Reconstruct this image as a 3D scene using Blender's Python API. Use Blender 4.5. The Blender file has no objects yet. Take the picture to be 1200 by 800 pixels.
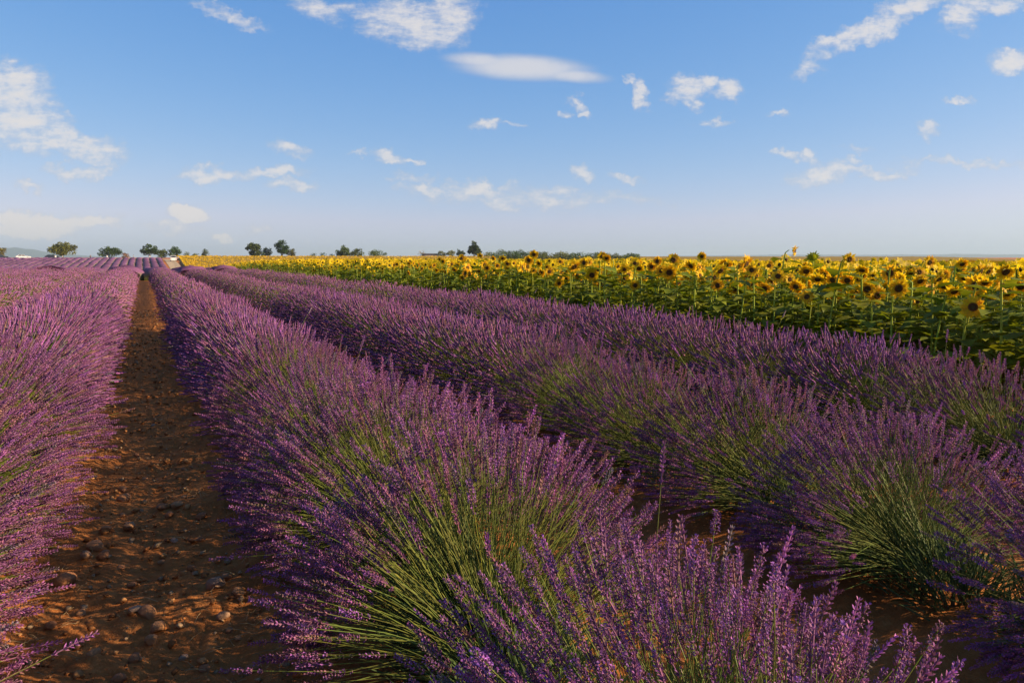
import bpy, math, random
import numpy as np
from mathutils import Matrix, Vector

S = bpy.context.scene
COL = S.collection
R = math.radians

# ------------------------------------------------------------------ camera
EYE = 1.45
YAW, PITCH = R(25.55), R(6.25)
cam_d = bpy.data.cameras.new('camera')
cam_d.lens = 27.0
cam_d.sensor_width = 36.0
cam_d.clip_start = 0.05
cam_d.clip_end = 40000
cam = bpy.data.objects.new('camera', cam_d)
cam.location = (0, 0, EYE)
cam.rotation_euler = (math.pi / 2 - PITCH, 0, -YAW)
COL.objects.link(cam)
S.camera = cam
CM = cam.rotation_euler.to_matrix()
C_R, C_U, C_F = CM.col[0].copy(), CM.col[1].copy(), -CM.col[2]
FPX = 900.0


def pix_dir(x, y):
    """direction of a photo pixel (1200x800)"""
    d = C_F + C_R * ((x - 600) / FPX) + C_U * ((400 - y) / FPX)
    return d.normalized()


def at_depth(x, y, dist):
    """point at horizontal distance dist along the direction of a pixel"""
    d = pix_dir(x, y)
    k = dist / math.hypot(d.x, d.y)
    return Vector((d.x * k, d.y * k, EYE + d.z * k))


def on_plane(x, y, z=0.0):
    d = pix_dir(x, y)
    k = (z - EYE) / d.z
    return Vector((d.x * k, d.y * k, z))


# ------------------------------------------------------------------ light
SUN_AZ, SUN_EL = R(119), R(26)
S.view_settings.view_transform = 'Standard'
S.view_settings.look = 'None'
S.view_settings.gamma = 1.0
S.view_settings.exposure = 1.0
S.view_settings.use_curve_mapping = False
sun_d = bpy.data.lights.new('sun', 'SUN')
sun_d.energy = 5.0
sun_d.angle = R(0.5)
sun_d.color = (1.0, 0.76, 0.50)
sun = bpy.data.objects.new('sun', sun_d)
sv = Vector((math.sin(SUN_AZ) * math.cos(SUN_EL), math.cos(SUN_AZ) * math.cos(SUN_EL), math.sin(SUN_EL)))
sun.rotation_euler = sv.to_track_quat('Z', 'Y').to_euler()
sun.location = (20, -20, 30)
COL.objects.link(sun)

S.cycles.max_bounces = 6
S.cycles.diffuse_bounces = 3
S.cycles.transmission_bounces = 3
S.cycles.glossy_bounces = 2
S.cycles.transparent_max_bounces = 4
S.cycles.volume_bounces = 0
S.cycles.use_denoising = True

# ------------------------------------------------------------------ node helpers


class NT:
    def __init__(self, tree):
        self.t = tree
        self.t.nodes.clear()

    def n(self, typ, **kw):
        nd = self.t.nodes.new(typ)
        for k, v in kw.items():
            setattr(nd, k, v)
        return nd

    def set(self, sock, v):
        if hasattr(v, 'is_output') or hasattr(v, 'links'):
            self.t.links.new(v, sock)
        else:
            sock.default_value = v

    def math(self, op, a, b=None, c=None, clamp=False):
        nd = self.n('ShaderNodeMath', operation=op, use_clamp=clamp)
        self.set(nd.inputs[0], a)
        if b is not None:
            self.set(nd.inputs[1], b)
        if c is not None:
            self.set(nd.inputs[2], c)
        return nd.outputs[0]

    def vec(self, op, a, b=None, out='Vector'):
        nd = self.n('ShaderNodeVectorMath', operation=op)
        self.set(nd.inputs[0], a)
        if b is not None:
            self.set(nd.inputs[1], b)
        return nd.outputs[out]

    def noise(self, vec, scale, detail=4, rough=0.55, out='Fac', dist=0.0):
        nd = self.n('ShaderNodeTexNoise')
        if vec is not None:
            self.set(nd.inputs['Vector'], vec)
        nd.inputs['Scale'].default_value = scale
        nd.inputs['Detail'].default_value = detail
        nd.inputs['Roughness'].default_value = rough
        nd.inputs['Distortion'].default_value = dist
        return nd.outputs[out]

    def ramp(self, fac, stops):
        nd = self.n('ShaderNodeValToRGB')
        self.set(nd.inputs[0], fac)
        el = nd.color_ramp.elements
        while len(el) < len(stops):
            el.new(0.5)
        for e, (p, c) in zip(el, stops):
            e.position = p
            e.color = (*c, 1) if len(c) == 3 else c
        return nd.outputs[0]

    def mix(self, fac, a, b, blend='MIX'):
        nd = self.n('ShaderNodeMix', data_type='RGBA', blend_type=blend)
        self.set(nd.inputs[0], fac)
        for s, v in ((nd.inputs[6], a), (nd.inputs[7], b)):
            self.set(s, (*v, 1) if isinstance(v, tuple) and len(v) == 3 else v)
        return nd.outputs[2]

    def maprange(self, v, a, b, c=0.0, d=1.0, smooth=False):
        nd = self.n('ShaderNodeMapRange')
        nd.interpolation_type = 'SMOOTHSTEP' if smooth else 'LINEAR'
        self.set(nd.inputs[0], v)
        for i, x in enumerate((a, b, c, d)):
            nd.inputs[1 + i].default_value = x
        return nd.outputs[0]


# ------------------------------------------------------------------ world: sky with clouds
W = bpy.data.worlds.new('World')
S.world = W
W.use_nodes = True
w = NT(W.node_tree)
SKY_STRENGTH = 0.10
SKY_SCALE = 1 / 2.0          # undoes the exposure for the sky itself
sky = w.n('ShaderNodeTexSky', sky_type='NISHITA')
sky.sun_disc = False
sky.sun_elevation = SUN_EL
sky.sun_rotation = SUN_AZ
sky.altitude = 500
sky.air_density = 1.0
sky.dust_density = 0.6
sky.ozone_density = 2.0
tc = w.n('ShaderNodeTexCoord')
D = tc.outputs['Generated']
fw = w.vec('DOT_PRODUCT', D, tuple(C_F), 'Value')
fwc = w.math('MAXIMUM', fw, 0.05)
uu = w.math('DIVIDE', w.vec('DOT_PRODUCT', D, tuple(C_R), 'Value'), fwc)
vv = w.math('DIVIDE', w.vec('DOT_PRODUCT', D, tuple(C_U), 'Value'), fwc)
comb = w.n('ShaderNodeCombineXYZ')
w.set(comb.inputs[0], uu)
w.set(comb.inputs[1], vv)
P = comb.outputs[0]
# ragged outlines: warp the direction by noise before testing each cloud
wn = w.noise(P, 9.0, 4, 0.6, 'Color')
wv = w.vec('SCALE', w.vec('SUBTRACT', wn, (0.5, 0.5, 0.5)))
wv.node.inputs['Scale'].default_value = 0.060
Pw = w.vec('ADD', P, wv)
wn2 = w.noise(P, 40.0, 4, 0.68, 'Color')
wv2 = w.vec('SCALE', w.vec('SUBTRACT', wn2, (0.5, 0.5, 0.5)))
wv2.node.inputs['Scale'].default_value = 0.036
Pw = w.vec('ADD', Pw, wv2)
# cx, cy, rx, ry (photo pixels), tilt in degrees (clockwise), cover
PUFF = [(485, 22, 78, 34, 12, .95), (530, 12, 40, 28, 0, .9), (372, 12, 44, 18, 15, .75), (440, 8, 60, 16, 0, .7), (268, 17, 56, 11, 22, .8),
        (16, 98, 50, 32, 10, 1.0), (25, 135, 70, 36, 15, .95), (72, 160, 95, 20, 14, .95), (20, 165, 60, 20, 5, .7),
        (92, 197, 55, 12, -4, .78), (36, 221, 24, 7, 0, .8), (214, 250, 30, 11, 2, 1.6), (45, 256, 78, 14, 2, 1.5), (30, 266, 95, 10, 0, 1.3),
        (105, 259, 46, 9, 3, 1.3), (248, 202, 52, 11, -6, .9), (325, 197, 50, 9, 3, .88), (348, 216, 38, 9, 3, .78), (340, 168, 34, 10, 12, .78),
        (455, 181, 26, 10, 4, .95), (484, 182, 18, 4, 5, .7), (475, 206, 30, 8, 0, .74), (500, 207, 14, 6, 0, .6), (555, 221, 48, 10, 6, .9),
        (500, 222, 44, 10, 0, .75), (600, 230, 150, 16, 2, .68), (567, 148, 19, 9, 0, .95), (596, 150, 28, 3, 0, .65),
        (677, 120, 11, 17, -25, .95), (681, 134, 12, 9, 0, .95), (661, 134, 8, 6, 0, .7), (755, 106, 10, 22, 5, .95), (747, 88, 8, 7, 0, .85),
        (806, 106, 26, 20, 0, .95), (850, 108, 23, 18, 10, 1.0), (822, 94, 18, 10, 0, .9), (818, 122, 9, 10, 0, .85), (835, 144, 28, 5, -4, .62),
        (1030, 30, 105, 17, -27, .95), (1070, 8, 60, 15, -15, .9), (985, 50, 36, 11, -20, .95), (1122, 26, 28, 22, -35, .95), (1165, 6, 60, 16, -10, .95),
        (1184, 72, 36, 19, -8, 1.0), (952, 82, 28, 9, -12, .66), (1092, 153, 15, 12, 0, .8), (1122, 119, 18, 5, -3, .85), (913, 136, 17, 5, -4, .8),
        (925, 187, 24, 6, 0, .8), (953, 190, 12, 9, 15, .8), (998, 187, 12, 9, 0, .75), (958, 208, 46, 15, -18, .8), (1012, 198, 80, 9, -6, .75),
        (1140, 186, 120, 6, 2, .75), (680, 201, 19, 9, 0, .88), (733, 207, 28, 6, 4, .76), (998, 171, 28, 5, 0, .6), (261, 273, 13, 6, 0, 1.5),
        (303, 270, 22, 7, 0, .85), (205, 266, 50, 9, 0, .75), (75, 127, 12, 5, 10, .7), (415, 181, 16, 4, 0, .6), (740, 231, 90, 9, 0, .5)]
LENS = [(566, 71, 54, 10, 5, .85), (612, 79, 92, 16, 3, .95), (668, 88, 56, 9, 5, .8)]


def cloud_mask(lst, Pv):
    acc = None
    for cx, cy, rx, ry, rot, op in lst:
        m = w.n('ShaderNodeMapping', vector_type='TEXTURE')
        m.inputs['Location'].default_value = ((cx - 600) / FPX, (400 - cy) / FPX, 0)
        m.inputs['Rotation'].default_value = (0, 0, -R(rot))
        m.inputs['Scale'].default_value = (1.08 * rx / FPX, 1.18 * ry / FPX, 1)
        w.set(m.inputs['Vector'], Pv)
        ln = w.vec('LENGTH', m.outputs[0], out='Value')
        e = w.math('MULTIPLY_ADD', w.math('MULTIPLY', ln, ln), -op, op)
        acc = e if acc is None else w.math('MAXIMUM', acc, e)
    return acc


cA = cloud_mask(PUFF, Pw)
wv3 = w.vec('SCALE', w.vec('SUBTRACT', wn, (0.5, 0.5, 0.5)))
wv3.node.inputs['Scale'].default_value = 0.007
cB = cloud_mask(LENS, w.vec('ADD', P, wv3))
# streaky fine texture inside the clouds
st = w.n('ShaderNodeMapping')
st.inputs['Rotation'].default_value = (0, 0, R(12))
st.inputs['Scale'].default_value = (1, 2.6, 1)
w.set(st.inputs['Vector'], P)
fine = w.noise(st.outputs[0], 26.0, 5, 0.66)
fine2 = w.noise(P, 75.0, 3, 0.65)
dA = w.math('ADD', cA, w.math('MULTIPLY', w.math('SUBTRACT', fine, 0.53), 1.7))
dA = w.math('ADD', dA, w.math('MULTIPLY', w.math('SUBTRACT', fine2, 0.5), 0.55))
dA = w.math('MULTIPLY', w.maprange(dA, -0.05, 1.2, 0, 1, True), w.maprange(cA, 0.0, 0.30, 0, 1, True))
dB = w.maprange(w.math('ADD', cB, w.math('MULTIPLY', w.math('SUBTRACT', fine, 0.5), 0.18)), 0.02, 0.95, 0, 0.82, True)
inview = w.maprange(fw, 0.30, 0.55, 0, 1, True)
dens = w.math('MULTIPLY', w.math('MAXIMUM', dA, dB), inview)
# the same kind of scattered clouds over the rest of the sky
sx = w.n('ShaderNodeSeparateXYZ')
w.set(sx.inputs[0], D)
zz = w.math('MAXIMUM', sx.outputs[2], 0.06)
dv = w.vec('SCALE', D)
w.set(dv.node.inputs['Scale'], w.math('DIVIDE', 1.0, zz))
gen = w.noise(dv, 1.3, 4, 0.62)
gen = w.maprange(gen, 0.60, 0.78, 0, 0.8, True)
gen = w.math('MULTIPLY', gen, w.math('SUBTRACT', 1.0, inview))
gen = w.math('MULTIPLY', gen, w.maprange(sx.outputs[2], 0.02, 0.15, 0, 1))
dens = w.math('ADD', dens, gen, clamp=True)
# thin veil texture in the blue
sep = w.n('ShaderNodeSeparateColor')
w.set(sep.inputs[0], sky.outputs[0])


def channel(k, power, gain, cap):
    """film-like response of one colour channel of the sky"""
    lin = w.math('MULTIPLY', sep.outputs[k], SKY_STRENGTH)
    v_ = w.math('MULTIPLY', w.math('POWER', lin, power), gain)
    return w.math('MULTIPLY', w.math('MINIMUM', v_, w.math('MULTIPLY', lin, cap)), SKY_SCALE / SKY_STRENGTH)


grn = channel(1, 0.76, 0.98, 1.38)
red = w.math('MINIMUM', channel(0, 1.27, 1.53, 1.25), w.math('MULTIPLY', grn, 0.93))
cmb = w.n('ShaderNodeCombineColor')
w.set(cmb.inputs[0], red)
w.set(cmb.inputs[1], grn)
w.set(cmb.inputs[2], channel(2, 0.40, 1.03, 1.85))
skyc = cmb.outputs[0]
cloudc = w.ramp(w.math('ADD', dens, w.math('MULTIPLY', fine2, 0.5)), [(0.35, (0.62, 0.64, 0.72)), (1.0, (0.98, 0.92, 0.88))])
cs = w.vec('SCALE', cloudc)
cs.node.inputs['Scale'].default_value = 0.84 * SKY_SCALE / SKY_STRENGTH
out_c = w.mix(w.math('MULTIPLY', dens, 0.88), skyc, cs)
bg = w.n('ShaderNodeBackground')
w.set(bg.inputs['Color'], out_c)
bg.inputs['Strength'].default_value = SKY_STRENGTH
wo = w.n('ShaderNodeOutputWorld')
w.t.links.new(bg.outputs[0], wo.inputs['Surface'])
try:
    W.cycles.sampling_method = 'MANUAL'
    W.cycles.sample_map_resolution = 512
except Exception:
    pass

# ------------------------------------------------------------------ generic helpers
rng = np.random.default_rng(7)
random.seed(7)


def tag(o, label=None, cat=None, group=None, kind=None):
    if label:
        o['label'] = label
    if cat:
        o['category'] = cat
    if group:
        o['group'] = group
    if kind:
        o['kind'] = kind
    return o


def link(name, data, parent=None):
    o = bpy.data.objects.new(name, data)
    COL.objects.link(o)
    if parent is not None:
        o.parent = parent
    return o


def mesh(name, v, t, mat=None, col=None, mi=None, smooth=False):
    """triangle or quad mesh from arrays; col = per-vertex colour"""
    v = np.asarray(v, np.float32)
    t = np.asarray(t, np.int32)
    me = bpy.data.meshes.new(name)
    k = t.shape[1]
    me.vertices.add(len(v))
    me.vertices.foreach_set('co', v.ravel())
    me.loops.add(t.size)
    me.loops.foreach_set('vertex_index', t.ravel())
    me.polygons.add(len(t))
    me.polygons.foreach_set('loop_start', np.arange(0, t.size, k, dtype=np.int32))
    mats = mat if isinstance(mat, (list, tuple)) else [mat]
    for m in mats:
        if m is not None:
            me.materials.append(m)
    if mi is not None:
        me.polygons.foreach_set('material_index', np.asarray(mi, np.int32))
    if smooth:
        me.polygons.foreach_set('use_smooth', np.ones(len(t), bool))
    if col is not None:
        a = me.color_attributes.new('col', 'FLOAT_COLOR', 'POINT')
        c4 = np.ones((len(v), 4), np.float32)
        c4[:, :3] = col
        a.data.foreach_set('color', c4.ravel())
    me.update()
    me.validate()
    return me


class Acc:
    """collects triangle geometry with per-vertex colour"""

    def __init__(self):
        self.v, self.t, self.c, self.m, self.n = [], [], [], [], 0

    def add(self, v, t, c=None, m=0):
        v = np.asarray(v, float).reshape(-1, 3)
        t = np.asarray(t, int)
        if t.shape[1] == 4:
            t = np.vstack((t[:, :3], t[:, [0, 2, 3]]))
        self.v.append(v)
        self.t.append(t + self.n)
        self.n += len(v)
        self.m.append(np.full(len(t), m))
        self.c.append(np.broadcast_to(np.asarray((1, 1, 1) if c is None else c, float), v.shape))

    def arr(self):
        return np.vstack(self.v), np.vstack(self.t), np.vstack(self.c), np.concatenate(self.m)

    def build(self, name, mat, smooth=False):
        v, t, c, m = self.arr()
        return mesh(name, v, t, mat, c, m if isinstance(mat, (list, tuple)) else None, smooth)


def frames(d, roll=None):
    """unit side vectors for direction rows d"""
    d = d / np.linalg.norm(d, axis=1, keepdims=True)
    ref = np.where(np.abs(d[:, 2:3]) > 0.9, np.array([[1.0, 0, 0]]), np.array([[0, 0, 1.0]]))
    u = np.cross(ref, d)
    u /= np.linalg.norm(u, axis=1, keepdims=True)
    vv_ = np.cross(d, u)
    if roll is not None:
        c, s = np.cos(roll)[:, None], np.sin(roll)[:, None]
        u, vv_ = u * c + vv_ * s, vv_ * c - u * s
    return u, vv_, d


def stamp(tv, tt, pos, d, ln, wd, roll, tcol=None, tint=None):
    """copies of a template (along +Z) set at pos, pointing along d"""
    n, k = len(pos), len(tv)
    u, v_, d = frames(d, roll)
    ln = np.broadcast_to(ln, n)
    wd = np.broadcast_to(wd, n)
    out = (pos[:, None, :] + tv[None, :, 0:1] * (u * wd[:, None])[:, None, :] + tv[None, :, 1:2] * (v_ * wd[:, None])[:, None, :]
           + tv[None, :, 2:3] * (d * ln[:, None])[:, None, :])
    tri = (tt[None] + (np.arange(n) * k)[:, None, None]).reshape(-1, 3)
    c = None
    if tcol is not None:
        c = np.broadcast_to(tcol[None], (n, k, 3))
        if tint is not None:
            c = c * tint[:, None, :]
        c = c.reshape(-1, 3)
    return out.reshape(-1, 3), tri, c


def tubes(pts, rad, sides=3):
    """pts (n, s, 3), rad (s,) or (n, s): tapered tubes without caps"""
    n, s, _ = pts.shape
    rad = np.broadcast_to(rad, (n, s))
    d = pts[:, -1] - pts[:, 0]
    u, v_, _ = frames(d)
    a = np.arange(sides) * 2 * math.pi / sides
    ring = u[:, None, :] * np.cos(a)[None, :, None] + v_[:, None, :] * np.sin(a)[None, :, None]
    V = pts[:, :, None, :] + ring[:, None] * rad[:, :, None, None]
    q = []
    for i in range(s - 1):
        for j in range(sides):
            j2 = (j + 1) % sides
            a0, a1, b0, b1 = i * sides + j, i * sides + j2, (i + 1) * sides + j, (i + 1) * sides + j2
            q += [(a0, a1, b1), (a0, b1, b0)]
    q = np.array(q)
    tri = (q[None] + (np.arange(n) * s * sides)[:, None, None]).reshape(-1, 3)
    return V.reshape(-1, 3), tri


def vnoise(x, y, seed=0):
    xi, yi = np.floor(x).astype(np.int64), np.floor(y).astype(np.int64)
    fx, fy = x - xi, y - yi
    fx, fy = fx * fx * (3 - 2 * fx), fy * fy * (3 - 2 * fy)

    def h(a, b):
        k = (a * 374761393 + b * 668265263 + seed * 974711) & 0x7fffffff
        k = ((k ^ (k >> 13)) * 1274126177) & 0x7fffffff
        return ((k ^ (k >> 16)) & 0xffff) / 65535.0
    return (h(xi, yi) * (1 - fx) * (1 - fy) + h(xi + 1, yi) * fx * (1 - fy) + h(xi, yi + 1) * (1 - fx) * fy + h(xi + 1, yi + 1) * fx * fy) - 0.5


# ------------------------------------------------------------------ materials
def material(name, fn):
    m = bpy.data.materials.new(name)
    m.use_nodes = True
    t = NT(m.node_tree)
    o = t.n('ShaderNodeOutputMaterial')
    fn(t, o)
    return m


def plant_mat(name, trans=0.3, rough=0.65, var=0.25, hue=0.02, spec=0.25, tcol=(1.0, 1.0, 1.0), scale=40.0):
    """reads the per-vertex colour, varies it by place and by plant, lets some light through"""
    def fn(t, o):
        a = t.n('ShaderNodeAttribute', attribute_name='col')
        oi = t.n('ShaderNodeObjectInfo')
        g = t.n('ShaderNodeNewGeometry')
        nz = t.noise(g.outputs['Position'], scale, 2, 0.5)
        hs = t.n('ShaderNodeHueSaturation')
        t.set(hs.inputs['Color'], a.outputs['Color'])
        t.set(hs.inputs['Hue'], t.maprange(oi.outputs['Random'], 0, 1, 0.5 - hue, 0.5 + hue))
        t.set(hs.inputs['Value'], t.maprange(nz, 0.3, 0.7, 1 - var, 1 + var))
        p = t.n('ShaderNodeBsdfPrincipled')
        t.set(p.inputs['Base Color'], hs.outputs[0])
        p.inputs['Roughness'].default_value = rough
        p.inputs['Specular IOR Level'].default_value = spec
        tr = t.n('ShaderNodeBsdfTranslucent')
        t.set(tr.inputs['Color'], t.mix(1.0, hs.outputs[0], tcol, 'MULTIPLY'))
        ms = t.n('ShaderNodeMixShader')
        ms.inputs[0].default_value = trans
        t.t.links.new(p.outputs[0], ms.inputs[1])
        t.t.links.new(tr.outputs[0], ms.inputs[2])
        t.t.links.new(ms.outputs[0], o.inputs['Surface'])
    return material(name, fn)


def simple(name, c, rough=0.6, spec=0.3, metal=0.0, bump=0.0, scale=20, var=0.15):
    def fn(t, o):
        g = t.n('ShaderNodeTexCoord')
        nz = t.noise(g.outputs['Object'], scale, 5, 0.6)
        p = t.n('ShaderNodeBsdfPrincipled')
        lo, hi = tuple(x * (1 - var) for x in c), tuple(min(1, x * (1 + var)) for x in c)
        t.set(p.inputs['Base Color'], t.ramp(nz, [(0.3, lo), (0.7, hi)]))
        p.inputs['Roughness'].default_value = rough
        p.inputs['Metallic'].default_value = metal
        p.inputs['Specular IOR Level'].default_value = spec
        if bump:
            b = t.n('ShaderNodeBump')
            b.inputs['Strength'].default_value = bump
            b.inputs['Distance'].default_value = 0.02
            t.set(b.inputs['Height'], nz)
            t.t.links.new(b.outputs[0], p.inputs['Normal'])
        t.t.links.new(p.outputs[0], o.inputs['Surface'])
    return material(name, fn)


M_flower = plant_mat('lavender_flower', 0.18, 0.7, 0.22, 0.012, 0.15)
M_stem = plant_mat('lavender_stem', 0.25, 0.55, 0.2, 0.015, 0.3)
M_leaf = plant_mat('lavender_leaf', 0.25, 0.7, 0.25, 0.02, 0.2)
M_petal = plant_mat('sunflower_petal', 0.45, 0.6, 0.15, 0.01, 0.2)
M_sleaf = plant_mat('sunflower_leaf', 0.35, 0.6, 0.25, 0.02, 0.15, (1.3, 1.25, 0.5), 8.0)
M_sstem = plant_mat('sunflower_stem', 0.15, 0.55, 0.15, 0.02, 0.3)
M_disc = plant_mat('sunflower_disc', 0.0, 0.9, 0.35, 0.0, 0.1, scale=160.0)
M_tree = plant_mat('tree_foliage', 0.25, 0.7, 0.3, 0.03, 0.2, scale=0.8)
M_bark = simple('tree_bark', (0.10, 0.075, 0.055), 0.9, 0.1, bump=0.5, scale=4)


def soil_fn(t, o):
    g = t.n('ShaderNodeNewGeometry')
    Pz = g.outputs['Position']
    n1 = t.noise(Pz, 1.7, 6, 0.6)
    n2 = t.noise(Pz, 14.0, 6, 0.65)
    n3 = t.noise(Pz, 90.0, 5, 0.7)
    c = t.ramp(n2, [(0.25, (0.23, 0.078, 0.021)), (0.5, (0.39, 0.140, 0.037)), (0.75, (0.50, 0.22, 0.07))])
    c = t.mix(t.maprange(n1, 0.35, 0.65, 0, 0.55), c, (0.31, 0.112, 0.032))
    c = t.mix(t.maprange(n3, 0.56, 0.72, 0, 0.7), c, (0.40, 0.20, 0.075))
    p = t.n('ShaderNodeBsdfPrincipled')
    t.set(p.inputs['Base Color'], c)
    p.inputs['Roughness'].default_value = 0.95
    p.inputs['Specular IOR Level'].default_value = 0.1
    b = t.n('ShaderNodeBump')
    b.inputs['Strength'].default_value = 0.9
    b.inputs['Distance'].default_value = 0.02
    t.set(b.inputs['Height'], t.math('ADD', n2, t.math('MULTIPLY', n3, 0.5)))
    t.t.links.new(b.outputs[0], p.inputs['Normal'])
    t.t.links.new(p.outputs[0], o.inputs['Surface'])


M_soil = material('red_brown_soil', soil_fn)


def stone_fn(t, o):
    oi = t.n('ShaderNodeObjectInfo')
    tcn = t.n('ShaderNodeTexCoord')
    nz = t.noise(tcn.outputs['Object'], 60.0, 6, 0.65)
    base = t.ramp(oi.outputs['Random'], [(0.0, (0.36, 0.15, 0.055)), (0.4, (0.30, 0.125, 0.045)), (0.7, (0.44, 0.22, 0.085)), (0.88, (0.30, 0.21, 0.14)), (1.0, (0.36, 0.28, 0.20))])
    c = t.mix(t.maprange(nz, 0.35, 0.7, 0, 0.75), base, (0.26, 0.11, 0.045))
    p = t.n('ShaderNodeBsdfPrincipled')
    t.set(p.inputs['Base Color'], c)
    p.inputs['Roughness'].default_value = 0.85
    b = t.n('ShaderNodeBump')
    b.inputs['Strength'].default_value = 0.6
    b.inputs['Distance'].default_value = 0.006
    t.set(b.inputs['Height'], nz)
    t.t.links.new(b.outputs[0], p.inputs['Normal'])
    t.t.links.new(p.outputs[0], o.inputs['Surface'])


M_stone = material('field_stone', stone_fn)

# ------------------------------------------------------------------ terrain
ROW = 2.05
PATH_X = -0.09
FAR_CREST = 305.0


def g_far(y):
    """height of the land along the rows: level, a hollow, then a slope up to the skyline"""
    y = np.asarray(y, float)
    return np.interp(y, [-1e5, 42, 60, 90, 130, 175, 205, 235, 262, 290, 306, 330, 420, 700, 1e5],
                     [0, 0, -0.12, -0.8, -2.0, -2.9, -2.75, -1.9, -0.8, 0.25, 0.55, 0.62, 0.3, 0.0, 0.0])


def ground_h(x, y):
    z = g_far(y)
    near = np.clip(1.2 - np.hypot(x, y) / 40.0, 0, 1)
    # planted ridges and hollow paths between
    ph = (x - PATH_X) / ROW
    z = z - np.where((x > -40) & (x < 5.9), 0.05 * np.cos(2 * math.pi * ph), 0) * near
    cl = (vnoise(x * 3.1, y * 3.1, 1) * 0.05 + vnoise(x * 9, y * 9, 2) * 0.034 + vnoise(x * 23, y * 23, 3) * 0.022 + vnoise(x * 50, y * 50, 4) * 0.012)
    cl = cl + .045 * np.maximum(0, vnoise(x * 14, y * 11, 8) - .12) + .03 * np.maximum(0, vnoise(x * 31, y * 27, 9) - .16)
    return z + cl * near


def grow(a, b, s0, k):
    out, x, s = [a], a, s0
    while x < b:
        x += s
        s *= k
        out.append(min(x, b))
    return out


xs = sorted(set([round(v_, 4) for v_ in list(np.arange(-0.95, 0.75, 0.017)) + grow(0.76, 9, 0.02, 1.06) + grow(9, 12000, 0.7, 1.25)
                 + [-q for q in grow(0.97, 9, 0.02, 1.06)] + [-q for q in grow(9, 12000, 0.7, 1.25)]]))
ys = sorted(set([round(v_, 4) for v_ in [-q for q in grow(0.5, 12000, 0.1, 1.25)] + list(np.arange(-0.4, 1.6, 0.08)) + grow(1.6, 40, 0.013, 1.021)
                 + list(np.arange(41, 340, 3.0)) + grow(340, 12000, 8, 1.2)]))
xs, ys = np.array(xs), np.array(ys)
GX, GY = np.meshgrid(xs, ys)
GZ = ground_h(GX, GY)
nx, ny = len(xs), len(ys)
idx = np.arange(nx * ny).reshape(ny, nx)
quads = np.stack((idx[:-1, :-1], idx[:-1, 1:], idx[1:, 1:], idx[1:, :-1]), -1).reshape(-1, 4)
ground = link('ground', mesh('ground', np.stack((GX, GY, GZ), -1).reshape(-1, 3), quads, M_soil, smooth=True))
tag(ground, 'reddish brown stony soil of the fields and the path', 'ground', kind='structure')


def gz(x, y):
    return float(ground_h(np.array([x]), np.array([y]))[0])


# pale stubble beyond the crest and a sandy farm track between the two crops
def strip(name, x0, x1, y0, y1, mat, lift, nxs=6, nys=40):
    X, Y = np.meshgrid(np.linspace(x0, x1, nxs), np.linspace(y0, y1, nys))
    Z = g_far(Y) + lift
    i = np.arange(nxs * nys).reshape(nys, nxs)
    q = np.stack((i[:-1, :-1], i[:-1, 1:], i[1:, 1:], i[1:, :-1]), -1).reshape(-1, 4)
    return link(name, mesh(name, np.stack((X, Y, Z), -1).reshape(-1, 3), q, mat, smooth=True))


M_stubble = simple('dry_stubble', (0.42, 0.33, 0.19), 0.9, 0.1, scale=0.4)
M_track = simple('sandy_track', (0.40, 0.31, 0.20), 0.9, 0.1, scale=0.6)
tag(strip('stubble_field', -160, 5.0, 308, 330, M_stubble, 0.35), 'pale strip of dry stubble along the skyline behind lavender', 'field', kind='structure')
tag(strip('farm_track', 6.9, 10.2, 60, 330, M_track, 0.05), 'pale sandy farm track between lavender and sunflowers', 'track', kind='structure')

# ------------------------------------------------------------------ lavender
CALYX = np.array((0.268, 0.118, 0.192))
PETAL = np.array((0.235, 0.085, 0.246))
GREEN = np.array((0.160, 0.212, 0.038))


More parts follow.
